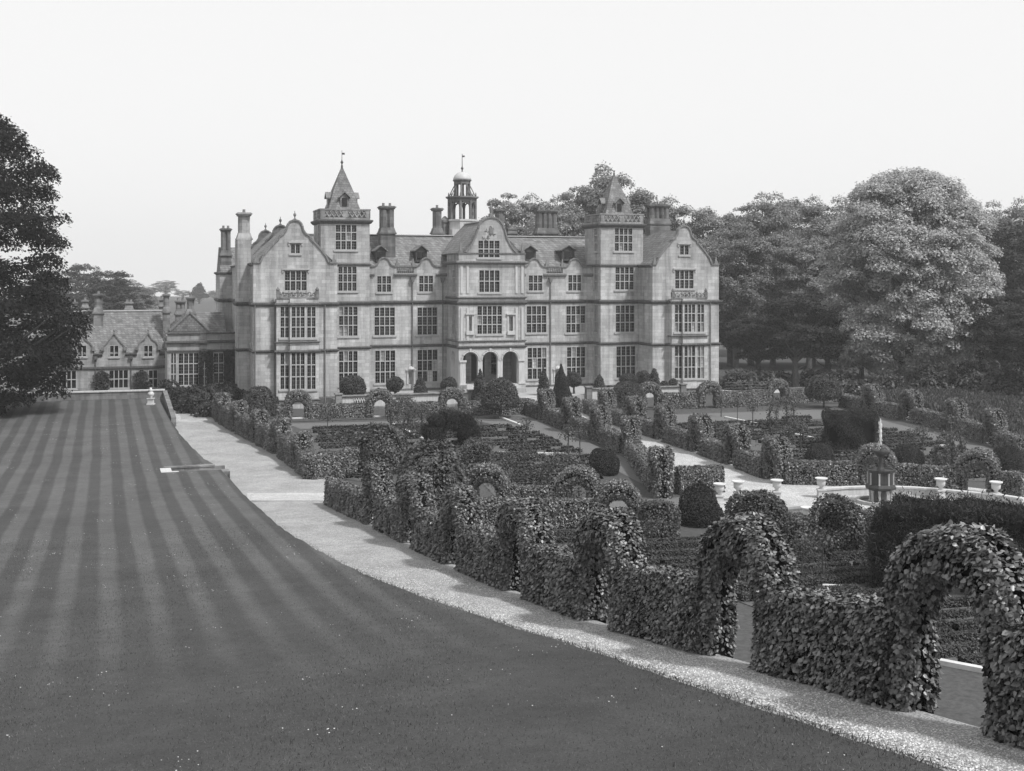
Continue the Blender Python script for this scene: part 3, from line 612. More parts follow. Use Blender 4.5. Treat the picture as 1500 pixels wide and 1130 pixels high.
topi(973, ball_prof(.42, .3), 'small ball topiary beside the right wing corner', trunk=.4)
topi(986, ball_prof(.45, .45), 'small ball topiary on a stem at the right end of the terrace', trunk=.6)
topi(893, ball_prof(.35, .1), 'small ball topiary right of the cone by the right tower', trunk=.2)
topi(863, ball_prof(.35, .1), 'small ball topiary left of the cone by the right tower', trunk=.2)
topi(553, ball_prof(.45, .1, .7), 'small low ball topiary left of the stemmed ball', trunk=.2)
topi(645, ball_prof(.4, .1, .7), 'small low ball topiary right of the left window cone', trunk=.2)

# yew walls and arches
def yew_path(pts, th, dp, size, cov=3.2):
    pts = np.array(pts, float); seg = np.linalg.norm(np.diff(pts, axis=0), axis=1); L = seg.sum(); n = nleaf(L * 2 * (th + dp) * .92, size, cov)
    k = rng.choice(len(seg), n, p=seg / L); f = rng.random(n)[:, None]; c = pts[k] * (1 - f) + pts[k + 1] * f; d = (pts[k + 1] - pts[k]) / seg[k][:, None]
    a = rng.random(n) * 2 * pi; q = lambda v: np.sign(v) * np.abs(v) ** .55; ca, sa_ = np.cos(a), np.sin(a)
    R = np.c_[-d[:, 1], d[:, 0]]
    P = np.c_[c[:, 0] + R[:, 0] * q(ca) * th / 2, q(sa_) * dp / 2, c[:, 1] + R[:, 1] * q(ca) * th / 2]; Q = np.c_[R[:, 0] * ca, sa_, R[:, 1] * ca]
    P += Q * (wob(P, .1, 1.6, 2) - rng.random(n) * .12 + .4 * rng.random(n) ** 7)[:, None]; P[:, 2] = np.maximum(P[:, 2], .03)
    V, Fc = leaf_geo(P, Q, size * 1.1, shape='n', jit=.8, lift=.6, up=.2)
    cm = MB()
    for i in range(len(pts) - 1):
        dd = (pts[i + 1] - pts[i]) / seg[i]; r = np.array([-dd[1], dd[0]]); e = [pts[i] - dd * .05, pts[i + 1] + dd * .05]; ps = []
        for s in e:
            for a_, b_ in ((-1, -1), (1, -1), (1, 1), (-1, 1)): ps.append((s[0] + r[0] * a_ * (th / 2 - .12), b_ * (dp / 2 - .12), s[1] + r[1] * a_ * (th / 2 - .12)))
        cm.hexa(ps)
    return mesh_np('yew', [(V, Fc)], [M['yew'], M['limecore']], cm)
a, b_ = G(1282, 852), G(1500, 872); d, L = unit(a, b_)
o = link('yew_arch', yew_path([(0, 0), (-.05, 2.45), (.25, 2.85), (1.2, 2.95), (2.4, 2.85), (3.8, 3.0), (5.2, 2.9), (5.9, 2.7), (6.1, 0)], 1.1, 2.8, .13))
o.location = (a[0] + .45 * d[0], a[1] + .45 * d[1], 0); o.rotation_euler = (0, 0, atan2(d[1], d[0])); tag(o, 'big dark yew arch in the near garden behind the nearest hedge arch', 'yew arch', 'dark yew blocks')
a, b_ = G(628, 656), G(706, 652); d, L = unit(a, b_)
o = link('yew_arch', yew_path([(.4, 0), (.4, 1.6), (1.1, 2.0), (2.0, 1.9), (2.6, 2.05), (3.1, 1.5), (3.1, 0)], 1.25, 2.2, .12)); o.location = (*a, 0); o.rotation_euler = (0, 0, atan2(d[1], d[0]))
tag(o, 'dark shaggy yew arbour between the left and middle parterres', 'yew arch', 'dark yew blocks')
a, b_ = G(1212, 660), G(1282, 662); d, L = unit(a, b_)
o = link('yew_block', hedge_mesh(L + .2, 3.0, 2.75, .12, shape='n', mats=[M['yew'], M['limecore']], cov=3.6, amp=.16)); lay(o, (a[0] - d[1] * 1.5, a[1] + d[0] * 1.5), (b_[0] - d[1] * 1.5, b_[1] + d[0] * 1.5))
tag(o, 'square dark yew block standing beyond the fountain', 'yew block', 'dark yew blocks')

# ------------------------------------------------------------------ rose arches and standards
def rose_arch(sc=1.0):
    r = empty('rose_arch'); W, H = 1.9, 2.25; f = MB(); P = []; Q = []
    for y in (-.35, .35):
        pts = [(-W / 2, y, 0), (-W / 2, y, H - W / 2)] + [(-W / 2 * cos(a), y, H - W / 2 + W / 2 * sin(a)) for a in np.linspace(.2, pi - .2, 9)] + [(W / 2, y, H - W / 2), (W / 2, y, 0)]
        f.tube(pts, .03, 6); p = np.array(pts); sg = np.linalg.norm(np.diff(p, axis=0), axis=1); n = 900; k = rng.choice(len(sg), n, p=sg / sg.sum()); u = rng.random(n)[:, None]
        q = p[k] * (1 - u) + p[k + 1] * u; e = rng.normal(size=(n, 3)) * .13; P.append(q + e); Q.append(e + 1e-3)
    for x, z in ((-W / 2, .7), (-W / 2, 1.3), (W / 2, .7), (W / 2, 1.3)): f.tube([(x, -.35, z), (x, .35, z)], .02, 5)
    f.build('frame', M['iron'], r); V, Fc = leaf_geo(np.concatenate(P), np.concatenate(Q), .11); link('climbing_rose', mesh_np('climber', [(V, Fc)], [M['rose']]), r); return r
RA = rose_arch(); GR = 'rose covered metal arches'
for i, (px, py, rz, sc, lb) in enumerate([(590, 628, .9, 1.15, 'rose covered metal arch left of the dark shaggy yew arbour'), (610, 640, .9, 1.1, 'rose covered metal arch touching the dark shaggy yew arbour'), (1145, 626, .6, 1.1, 'slender rose arch in the right parterre before the back hedge'),
                                          (1390, 688, .7, 1.05, 'thin rose arch right of the fountain behind the hedge'), (820, 730, .5, 1.1, 'rose arch at the near corner of the middle parterre')]):
    o = RA if i == 0 else copy_tree(RA, (0, 0, 0)); o.location = (*G(px, py), 0); o.rotation_euler = (0, 0, rz); o.scale = (sc,) * 3; tag(o, lb, 'rose arch', GR)
def std_rose(seed):
    r = empty('standard_rose'); MB().tube([(0, 0, -.05), (.02, .01, .6), (0, 0, 1.25)], [.03, .025, .02], 6).build('stem', M['bark'], r); n = 260
    e = rng.normal(size=(n, 3)) * (.24, .24, .2); V, Fc = leaf_geo(e + (0, 0, 1.4), e, .1); link('crown', mesh_np('rose_head', [(V, Fc)], [M['rose']]), r)
    MB().tube([(.06, 0, -.05), (.06, 0, 1.75)], .018, 5).build('stake', M['bark'], r); return r
SR = [std_rose(0), std_rose(1), std_rose(2)]; used = set()
SL = [(744, 700, 'in the middle parterre, left of the tallest pair'), (768, 704, 'near the lower white edging of the middle parterre'), (832, 672, 'beside the grass walk, left of a pair'), (850, 668, 'beside the grass walk, right of a pair'), (770, 655, 'in the centre of the middle parterre'),
      (1056, 610, 'at the left end of the right parterre'), (1080, 618, 'second from the left end of the right parterre'), (1102, 622, 'just left of the slender right rose arch'), (1155, 660, 'left of the small dome by the fountain hedge'), (1172, 662, 'touching the small dome by the fountain hedge'),
      (1334, 664, 'behind the dome right of the fountain jet'), (1352, 668, 'right of the dome beside the fountain jet'), (1386, 648, 'along the right border walk, left of a pair'), (1406, 652, 'along the right border walk, right of a pair'), (1112, 830, 'in the near beds behind the second hedge arch'),
      (1176, 850, 'in the near beds below the front urn'), (1206, 848, 'in the near beds left of the dark yew arch'), (955, 820, 'in the narrow beds behind the third hedge arch'), (480, 640, 'in the left parterre near the lawn'), (700, 650, 'right of the dark shaggy yew arbour')]
for i, (px, py, lb) in enumerate(SL):
    k = i % 3; o = SR[k] if k not in used else copy_tree(SR[k], (0, 0, 0)); used.add(k); o.location = (*G(px, py), 0); s = random.uniform(.95, 1.35); o.scale = (s, s, s); o.rotation_euler = (0, 0, random.random() * 6)
    tag(o, 'standard rose on a thin stem ' + lb, 'rose', 'standard roses in the beds')

# ------------------------------------------------------------------ fountain court
fx, fy = G(1290, 736)
x, y = fx + .2, fy - 2.6
o = MB().lathe(x, y, [(10.2, -.05), (10.2, -.014)], 64).build('fountain_court', M['court']); o['kind'] = 'structure'
r = empty('fountain', (fx, fy, 0)); r.scale = (.80, .80, 1.03); tag(r, 'stone fountain with an octagonal tank on legs, upper bowl and white water jet', 'fountain')
MB().lathe(0, 0, [(1.72, -.04), (1.72, .16), (1.46, .16), (1.46, -.02)], 32, cap=False).build('pool_kerb', M['path_stone'], r)
MB().lathe(0, 0, [(1.46, -.02), (1.46, .06)], 32).build('pool_water', M['water'], r)
for k in range(8):
    a = pi / 8 + k * pi / 4; o = MB().lathe(.72 * cos(a), .72 * sin(a), [(.11, 0), (.12, .08), (.085, .14), (.075, .5), (.11, .6), (.12, .72)], 8).build('leg', M['dress'], r)
MB().lathe(0, 0, [(.45, 0), (.4, .7)], 8, pi / 8).build('pier', M['weather'], r)
MB().lathe(0, 0, [(.7, .66), (1.02, .74), (1.06, .86), (.98, .98), (.9, 1.02)], 8, pi / 8).build('lower_basin', M['wetstone'], r)
MB().lathe(0, 0, [(.86, 1.0), (.86, 1.62), (.93, 1.68), (1.02, 1.76), (1.02, 1.83), (.9, 1.83), (.86, 1.76)], 8, pi / 8).build('tank', M['wetstone'], r)
for k in range(8):
    a = pi / 8 + k * pi / 4; MB().lathe(.86 * cos(a), .86 * sin(a), [(.08, 1.0), (.06, 1.08), (.06, 1.55), (.09, 1.66)], 8).build('pilaster', M['path_stone'], r)
MB().lathe(0, 0, [(.3, 1.78), (.2, 1.95), (.15, 2.1), (.13, 2.35), (.18, 2.5)], 10).build('column', M['wetstone'], r)
MB().lathe(0, 0, [(.12, 2.45), (.36, 2.58), (.52, 2.74), (.57, 2.86), (.51, 2.86), (.2, 2.74), (.08, 2.72), (.07, 2.95), (.1, 3.05), (.05, 3.2)], 16).build('upper_bowl', M['wetstone'], r, True)
j = MB().lathe(0, 0, [(.04, 3.1), (.075, 3.5), (.085, 3.9), (.055, 4.3), (.015, 4.6)], 8)
for k in range(60):
    a = random.random() * 6.28; q = random.uniform(.04, .14); z = random.uniform(2.9, 4.3); j.box(q * cos(a) - .012, q * cos(a) + .012, q * sin(a) - .012, q * sin(a) + .012, z, z + random.uniform(.05, .2))
j.build('water_jet', M['spray'], r)
# second round basin
x, y = G(1196, 756); r = empty('round_basin', (x, y, 0)); tag(r, 'shallow round stone basin of dark water left of the fountain', 'basin')
MB().lathe(0, 0, [(2.25, -.04), (2.25, .18), (1.9, .18), (1.9, 0)], 40, cap=False).build('basin_kerb', M['path_stone'], r); MB().lathe(0, 0, [(1.9, -.03), (1.9, .05)], 40).build('basin_water', M['water'], r)
# low wall behind
r = empty('court_wall'); tag(r, 'low pale stone wall curving behind the fountain', 'wall')
pl = gp([(1199, 728), (1240, 724.5), (1290, 723), (1340, 725), (1378, 728), (1420, 732), (1462, 736), (1500, 742)])
MB().sweep(pl, [(-.16, -.04), (.16, -.04), (.16, .36), (-.16, .36)]).build('wall_body', M['dress'], r); MB().sweep(pl, [(-.22, .363), (.22, .363), (.22, .46), (-.22, .46)]).build('coping', M['dress'], r)
U = empty('stone_urn')
MB().box(-.24, .24, -.24, .24, -.04, .1).box(-.19, .19, -.19, .19, .1, .42).box(-.24, .24, -.24, .24, .42, .5).build('pedestal', M['white'], U)
MB().lathe(0, 0, [(.16, .5), (.09, .58), (.12, .64), (.24, .74), (.26, .95), (.23, 1.02), (.36, 1.08), (.37, 1.14), (.31, 1.14), (.2, 1.0)], 16).build('bowl', M['white'], U, True)
for i, (px, py, lb) in enumerate([(1203, 729, 'white stone urn on the wall end just left of the fountain'), (1138, 732, 'white stone urn in front of the hedge end left of the fountain'), (1081, 734, 'white stone urn half hidden beside the dark pointed bush'), (1054, 738, 'white stone urn nearly hidden behind the dark pointed bush'),
                                  (1378, 730, 'white stone urn on the low wall right of the fountain'), (1459, 735, 'rightmost white stone urn, close to the right edge'), (1183, 776, 'nearest white stone urn, before the round basin')]):
    o = U if i == 0 else copy_tree(U, (0, 0, 0)); o.location = (*G(px, py), 0); tag(o, lb, 'urn', 'white stone urns round the fountain court')

# ------------------------------------------------------------------ trees
def tree(name, x, y, R, H, base, n, size, mat, label, group=None, seed=0, z=0, trunk_r=.45, clumps=90, flat=.7, openness=0.0, cat='tree', share=None, conic=False, full=0, skirt=1.0, rcs=(.13, .26)):
    r = empty(name, (x, y, z)); tag(r, label, cat, group)
    if share is not None:
        for ch, nm in zip(share, ('trunk', 'crown')): link(nm, ch, r)
        return r
    g_ = np.random.default_rng(seed); zc = (base + H) / 2; a = (H - base) / 2
    D = nz(g_.normal(size=(clumps, 3))); D[:, 2] = D[:, 2] * .95
    k1, k2, k3 = g_.random(3) * 6
    env = 1 + .09 * np.sin(3 * np.arctan2(D[:, 1], D[:, 0]) + k1) + .07 * np.sin(4.3 * D[:, 2] + k2) + .05 * np.sin(5 * D[:, 0] + 7 * D[:, 1] + k3)
    fr = g_.uniform(.5, 1.0, clumps) ** .6 * env * .86
    Cc = np.c_[D[:, 0] * R * fr, D[:, 1] * R * fr, zc + D[:, 2] * a * fr]
    if full:
        zz = g_.uniform(-1, 1, clumps); aa = g_.random(clumps) * 2 * pi; rr0 = np.where(zz < 0, (1 - np.abs(zz) ** full) ** .5, np.sqrt(1 - zz ** 2)) * R * g_.uniform(.3, 1.0, clumps) ** .5 * np.where(zz < -.3, skirt, 1); Cc = np.c_[rr0 * np.cos(aa), rr0 * np.sin(aa), zc + zz * a * .95]; D = nz(np.c_[np.cos(aa), np.sin(aa), zz])
    if conic: sq = np.clip((H - Cc[:, 2]) / (H - base), .06, 1) ** .8 * 1.25; Cc[:, :2] *= sq[:, None]
    rc = g_.uniform(*rcs, clumps) * R * (1 - openness * .45)
    for _ in range(0 if full else 3):                       # draw stray clumps back to the crown
        dd = np.linalg.norm(Cc[:, None] - Cc[None], axis=2); d4 = np.sort(dd, axis=1)[:, 2]; far_ = d4 > 1.5 * rc
        Cc[far_] = Cc[far_] * .91 + np.array([0, 0, zc]) * .09
    k = g_.choice(clumps, n, p=rc ** 2 / (rc ** 2).sum()); e = nz(g_.normal(size=(n, 3))); e[:, 2] = np.where(e[:, 2] < -.2, -e[:, 2] * .6, e[:, 2])
    rr = g_.random(n) ** (1 / 3.0) * .45 + .58; P = Cc[k] + e * (rc[k] * rr)[:, None] * (1, 1, flat); P += .025 * R * g_.normal(size=(n, 3)) * (g_.random(n)[:, None] < .25)
    P[:, 2] = np.maximum(P[:, 2], .2)
    Q = e * .7 + D[k] * .3 + (0, 0, .45)
    V, Fc = leaf_geo(P, Q, size, jit=.5, lift=.3)
    t = MB(); hh = H * .62; t.tube([(0, 0, -.4), (0, 0, .35), (.1, .05, hh * .35), (-.1, .12, hh * .7), (.05, 0, hh)], [trunk_r * 1.5, trunk_r * 1.05, trunk_r * .85, trunk_r * .55, trunk_r * .2], 9)
    for i in g_.choice(clumps, min(clumps, 34), replace=False):
        c = Cc[i]; z0 = min(max(base * .8, c[2] - .45 * math.hypot(c[0], c[1]) - 1.0), hh); p0 = np.array((0, 0, z0)); mid = p0 * .45 + c * .55 + (0, 0, -.06 * R)
        t.tube([p0, mid, c], [trunk_r * .34, trunk_r * .2, trunk_r * .06], 5)
    tr = t.build('trunk', M['bark'], r); cr = link('crown', mesh_np('crown', [(V, Fc)], [M[mat]]), r); r['_m'] = 0
    return r, (tr.data, cr.data)
def tx(px, Y): return (px - 750) / F * Y
def top_h(py, Y): return ZC + (HOR - py) * Y / F
KINDS = {}
def wood(kind, px, top, Y, label, group, R0, H0_, name='wood_tree', **kw):
    H = top_h(top, Y); x = tx(px, Y)
    if kind not in KINDS:
        r, KINDS[kind] = tree(name, x, Y, R0, H0_, share=None, label=label, group=group, **kw)
    else: r = tree(name, x, Y, R0, H0_, 0, 0, 0, None, label, group, share=KINDS[kind])
    s = H / H0_ * 1.045; w = kw.get('wscale', 1); r.scale = (s * .5 + .5, s * .5 + .5, s); r.rotation_euler = (0, 0, random.random() * 6.28); return r
KW = {'a': dict(base=3, n=42000, size=.28, mat='beech', seed=11, clumps=300, flat=.85, rcs=(.09, .2)), 'b': dict(base=2.5, n=42000, size=.28, mat='beech2', seed=12, clumps=320, flat=.85, rcs=(.09, .19)), 'c': dict(base=6, n=26000, size=.28, mat='beech2', seed=13, clumps=170, openness=.3, rcs=(.09, .2)), 'd': dict(base=2.2, n=24000, size=.26, mat='yew', seed=14, clumps=80, flat=.5), 'e': dict(base=3, n=24000, size=.36, mat='hardwood', seed=15, clumps=280, flat=.85, rcs=(.09, .2))}
SZ = {'a': (6.9, 25), 'b': (6.6, 25), 'c': (6.0, 28), 'd': (5.6, 14), 'e': (6.2, 24)}
GW = 'tall wood trees behind the house'
def w(kind, px, top, Y, lb, group=GW, name='wood_tree'): return wood(kind, px, top, Y, lb, group, SZ[kind][0], SZ[kind][1], name=name, **KW[kind])
w('c', 748, 262, 200, 'thin open tree with sky showing, just right of the cupola'); w('a', 800, 282, 205, 'rounded tree top above the flat chimney right of the porch gable'); w('c', 852, 252, 206, 'open topped tree left of the right tower spire'); w('b', 825, 285, 190, 'bushy tree top between two taller trees left of the right tower')
w('a', 893, 240, 208, 'tallest wood tree, directly behind the right tower spire'); w('b', 938, 262, 205, 'tree top just right of the right tower spire'); w('a', 985, 288, 200, 'tree top above the big right hand chimney'); w('b', 1035, 290, 202, 'tree top above the right wing gable')
w('c', 1082, 284, 204, 'feathery tree top right of the right wing gable'); w('a', 1118, 280, 200, 'highest tree top midway between house and pale chestnut'); w('b', 1160, 276, 206, 'pale feathery tree top at the middle of the wood'); w('a', 1205, 284, 203, 'tree top just left of the pale chestnut, farther one')
w('b', 1252, 294, 205, 'tree top half behind the left shoulder of the pale chestnut'); w('e', 1300, 300, 208, 'dark tree behind the crown of the pale chestnut'); w('e', 1420, 300, 208, 'dark tree behind the right shoulder of the pale chestnut'); w('a', 1480, 290, 205, 'tree top at the right edge of the photograph')
w('a', 1078, 322, 172, 'tree standing close to the right wing, in front of the tall wood'); w('b', 1132, 330, 175, 'lighter leafy tree in the middle row of the wood'); w('b', 1185, 335, 170, 'leafy tree left of the pale chestnut, middle row'); w('e', 1235, 350, 172, 'dark leafy tree touching the left side of the pale chestnut')
w('e', 1455, 330, 168, 'dark tree close behind the right side of the pale chestnut'); w('e', 1500, 320, 165, 'dark tree cut by the right edge of the photograph'); w('b', 960, 330, 185, 'tree between the right tower and the right wing gable'); w('a', 790, 320, 182, 'low tree top just above the roof right of the porch'); w('e', 1380, 350, 190, 'dark tree hidden behind the pale chestnut trunk'); w('a', 1030, 340, 180, 'tree directly behind the right wing gable')
for px, top, lb in ((1070, 432, 'low dark tree filling the gap beside the right wing'), (1100, 450, 'low dark tree between the right wing and the thick yew trunk'), (1190, 455, 'low dark tree behind the thick yew trunk'), (1250, 450, 'low dark tree behind the thin chestnut trunk'), (1300, 455, 'low dark tree behind the chestnut, nearest its trunk'), (1350, 460, 'low dark tree under the middle of the chestnut'), (1410, 455, 'low dark tree under the right of the chestnut')):
    o = w('d', px, top, 178, lb); o.scale = (1.1, 1.1, o.scale[2])
GY = 'dark yews at the edge of the wood'
w('d', 1165, 425, 143, 'broad dark yew with a thick bare trunk in front of the wood', GY, 'yew_tree'); w('d', 1212, 440, 148, 'dark yew close left of the pale chestnut', GY, 'yew_tree'); w('d', 1110, 455, 152, 'dark yew nearest the right wing of the house', GY, 'yew_tree'); w('d', 1470, 420, 138, 'dark yew at the right edge beside the pale chestnut', GY, 'yew_tree'); w('d', 1262, 470, 156, 'dark yew behind the pale chestnut trunk', GY, 'yew_tree'); w('d', 1512, 440, 128, 'dark yew cut by the right edge above the iris border', GY, 'yew_tree'); w('d', 1425, 480, 150, 'dark yew under the right side of the pale chestnut', GY, 'yew_tree')
tree('chestnut_tree', tx(1332, 146), 146, 9.9, 25.6, .4, 240000, .27, 'pale', 'huge pale round headed chestnut tree right of the house', seed=21, trunk_r=.6, clumps=850, flat=.8, full=6, rcs=(.085, .17))
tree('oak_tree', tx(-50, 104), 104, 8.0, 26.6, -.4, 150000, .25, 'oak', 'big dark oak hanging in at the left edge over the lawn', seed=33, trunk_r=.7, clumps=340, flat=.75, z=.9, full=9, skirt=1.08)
GF = 'distant trees beyond the service wing'
for i, (k, px, top, Y, lb) in enumerate([('e', 118, 386, 300, 'darkest distant tree beyond the service wing roof, leftmost'), ('e', 165, 396, 255, 'broad distant tree above the big service wing chimney'), ('a', 188, 408, 262, 'distant tree right of the big service wing chimney'), ('c', 242, 408, 300, 'open distant tree midway between oak and house'), ('c', 215, 418, 310, 'small hazy tree left of the open distant tree'),
                                           ('c', 268, 424, 320, 'hazy tree right of the open distant tree'), ('c', 318, 424, 290, 'distant tree beside the left chimney stacks'), ('a', 225, 436, 300, 'low hazy tree top at the end of the service wing ridge'), ('a', 330, 432, 300, 'low hazy tree top against the left corner of the house'), ('e', 60, 400, 255, 'distant tree half hidden behind the dark oak'), ('a', 280, 440, 310, 'lowest hazy tree top, above the small service gable')]):
    Y2 = Y if Y < 270 or i == 0 else Y * 2.3; o = w(k, px, top, Y2, lb, GF, 'distant_tree'); sx = 1.3 if Y2 < 310 else 2.1; o.scale = (o.scale[0] * sx, o.scale[1] * sx, o.scale[2])
tree('distant_conifer', tx(292, 640), 640, 5.5, top_h(414, 640), 1, 5000, .8, 'yew', 'slim distant conifer between the hazy round trees', GF, seed=5, clumps=50, conic=True)
# shrubs below the wood, border iris, rail fence
GS = 'rhododendron shrubs below the wood'
for i, (px, py, R, H, lb) in enumerate([(1082, 570, 2.0, 2.2, 'leafy shrub beside the right wing corner'), (1110, 568, 2.2, 2.0, 'leafy shrub left of the thick yew trunk'), (1138, 566, 1.8, 1.7, 'leafy shrub touching the thick yew trunk'), (1196, 566, 2.0, 2.0, 'leafy shrub right of the thick yew trunk'), (1232, 568, 2.2, 2.1, 'leafy shrub in front of the thin chestnut trunk'), (1252, 582, 1.6, 1.9, 'dark round shrub right of the second mushroom tree'), (1420, 572, 3.0, 3.2, 'spreading shrub under the right side of the pale chestnut'), (1360, 572, 2.4, 2.6, 'pale leaved shrub under the middle of the chestnut'), (1300, 574, 2.0, 1.8, 'low shrub by the chestnut trunk'), (1475, 582, 2.6, 3.0, 'dark shrub at the right edge above the irises')]):
    bush(px, py, dome_prof(R, H), 'shrub' if i not in (5, 9) else 'holly', .3, lb, 'shrub', 'shrub', GS, amp=.3, cov=1.6)
poly = gp([(1270, 588), (1330, 580), (1420, 584), (1500, 596), (1500, 650), (1450, 632), (1390, 612), (1330, 600)]); q = np.array(poly); n = 26000; P = []
def inpoly(x, y):
    c = False
    for i in range(len(poly)):
        (x1, y1), (x2, y2) = poly[i], poly[i - 1]
        if (y1 > y) != (y2 > y) and x < (x2 - x1) * (y - y1) / (y2 - y1) + x1: c = not c
    return c
while len(P) < n:
    x, y = random.uniform(q[:, 0].min(), q[:, 0].max()), random.uniform(q[:, 1].min(), q[:, 1].max())
    if inpoly(x, y): P.append((x, y, 0))
P = np.array(P); V, Fc = leaf_geo(P, rng.normal(size=(n, 3)) * (1, 1, .15), .85, jit=.2, lift=.0, shape='n', up=1); V = V * 1
tag(link('iris_border', mesh_np('iris', [(V, Fc)], [M['reed']])), 'thick border of sword leaved irises along the right walk', 'plants', kind='stuff')
r = empty('rail_fence'); tag(r, 'thin iron rail fence beside the gravel drive right of the house', 'fence'); a, b_ = G(1062, 574), G(1135, 572); f = MB()
for z in (.35, .7, 1.0): f.tube([(*a, z), (*b_, z)], .025, 5)
f.build('rail', M['iron'], r)
for i in range(7):
    p = (a[0] + (b_[0] - a[0]) * i / 6, a[1] + (b_[1] - a[1]) * i / 6); MB().tube([(*p, -.05), (*p, 1.1)], .04, 6).build('fence_post', M['iron'], r)

# ------------------------------------------------------------------ buildings (house coordinates u, v, w)
class Fr:
    def __init__(s, O, e, n): s.O, s.e, s.n = O, e, n
    def P(s, a, w, d=0.0): return (s.O[0] + s.e[0] * a + s.n[0] * d, s.O[1] + s.e[1] * a + s.n[1] * d, w)
def front(v): return Fr((0, v), (1, 0), (0, -1))
def leftside(u): return Fr((u, 0), (0, 1), (-1, 0))
def rightside(u): return Fr((u, 0), (0, 1), (1, 0))
def fbox(mb, fr, s0, s1, w0, w1, d0, d1):
    mb.hexa([fr.P(s0, w0, d0), fr.P(s1, w0, d0), fr.P(s1, w0, d1), fr.P(s0, w0, d1), fr.P(s0, w1, d0), fr.P(s1, w1, d0), fr.P(s1, w1, d1), fr.P(s0, w1, d1)])
def wall_face(mb, fr, s0, s1, w0, top, holes=(), rev=.26, cuts=()):
    f = top if callable(top) else (lambda s: top)
    S = sorted(set([s0, s1] + [x for h in holes for x in h[:2] if s0 < x < s1] + [c for c in cuts if s0 < c < s1])); WH = sorted(set(x for h in holes for x in h[2:4]))
    for a, b in zip(S[:-1], S[1:]):
        if b - a < 1e-5: continue
        ta, tb = f(a + 1e-4), f(b - 1e-4); lo = min(ta, tb); W = [w0] + [x for x in WH if w0 < x < lo - .01]
        for i, q in enumerate(W):
            last = i == len(W) - 1; r0, r1 = (ta, tb) if last else (W[i + 1], W[i + 1]); cm = (q + min(r0, r1)) / 2; cs = (a + b) / 2
            if any(h[0] < cs < h[1] and h[2] < cm < h[3] for h in holes): continue
            mb.quad(fr.P(a, q), fr.P(b, q), fr.P(b, r1), fr.P(a, r0))
    for h in holes:
        a, b, q, r = h[:4]; d = -rev
        mb.quad(fr.P(a, q), fr.P(a, r), fr.P(a, r, d), fr.P(a, q, d)); mb.quad(fr.P(b, q), fr.P(b, r), fr.P(b, r, d), fr.P(b, q, d))
        mb.quad(fr.P(a, q), fr.P(b, q), fr.P(b, q, d), fr.P(a, q, d)); mb.quad(fr.P(a, r), fr.P(b, r), fr.P(b, r, d), fr.P(a, r, d))
def window(fr, h, nl, nr, parent, sill=True, hood=False, glass='glass', bars=True, name='window', fm='mullion', ratios=None):
    a, b, q, r = h[:4]; mb = MB(); pn = MB(); j = .06; mw = .1
    fbox(mb, fr, a, a + j, q, r, -.24, .015); fbox(mb, fr, b - j, b, q, r, -.24, .015); fbox(mb, fr, a + j, b - j, r - j, r, -.24, .012); fbox(mb, fr, a + j, b - j, q, q + j, -.24, .012)
    xs = [a + j + (b - a - 2 * j) * i / nl for i in range(nl + 1)]; ys = [q + j + (r - q - 2 * j) * k for k in (ratios or [i / nr for i in range(nr + 1)])]
    for x in xs[1:-1]: fbox(mb, fr, x - mw / 2, x + mw / 2, q + j, r - j, -.2, .0)
    for y in ys[1:-1]:
        for i in range(nl): fbox(mb, fr, xs[i] + (mw / 2 if i else 0), xs[i + 1] - (mw / 2 if i < nl - 1 else 0), y - .048, y + .048, -.2, -.006)
    if sill: fbox(mb, fr, a - .14, b + .14, q - .17, q - .003, -.02, .11)
    if hood: fbox(mb, fr, a - .22, b + .22, r + .05, r + .2, -.02, .16); fbox(mb, fr, a - .22, a - .08, r - .22, r + .047, -.02, .1); fbox(mb, fr, b + .08, b + .22, r - .22, r + .047, -.02, .1)
    o = mb.build(name, M[fm], parent)
    for i in range(nl):
        for k in range(len(ys) - 1):
            q_ = random.random(); pn.cur = 2 if q_ < .035 else 3 if (q_ < .16 and k == 0) else 0; t0 = random.uniform(-.012, .012); t1 = random.uniform(-.012, .012)
            pn.quad(fr.P(xs[i], ys[k], -.15 + t0), fr.P(xs[i + 1], ys[k], -.15 - t0), fr.P(xs[i + 1], ys[k + 1], -.15 + t1), fr.P(xs[i], ys[k + 1], -.15 - t1))
    pn.cur = 1
    if bars:
        for i in range(nl):
            x = (xs[i] + xs[i + 1]) / 2; 
            for k in range(len(ys) - 1):
                y0, y1 = ys[k], ys[k + 1]; fbox(pn, fr, x - .014, x + .014, y0, y1, -.135, -.115)
                for u in (1 / 3, 2 / 3): fbox(pn, fr, xs[i] + .05, xs[i + 1] - .05, y0 + (y1 - y0) * u - .014, y0 + (y1 - y0) * u + .014, -.137, -.117)
    p = pn.build('pane', [M[glass], M['bars'], M['curtain'], M['dark']], o); return o
def HOLE(v, x0, x1, y0, y1):
    a, w1 = hp(x0, y0, v); b, _ = hp(x1, y0, v); w0 = hp((x0 + x1) / 2, y1, v)[1]; w1 = hp((x0 + x1) / 2, y0, v)[1]; return (a, b, w0, w1)
def gfun(prof, c, base, eave):
    xs = [c + p[0] for p in prof] + [c - p[0] for p in reversed(prof[:-1])]; hs = [base + p[1] for p in prof] + [base + p[1] for p in reversed(prof[:-1])]
    def f(s): return float(np.interp(s, xs, hs)) if xs[0] <= s <= xs[-1] else eave
    return f, xs, hs
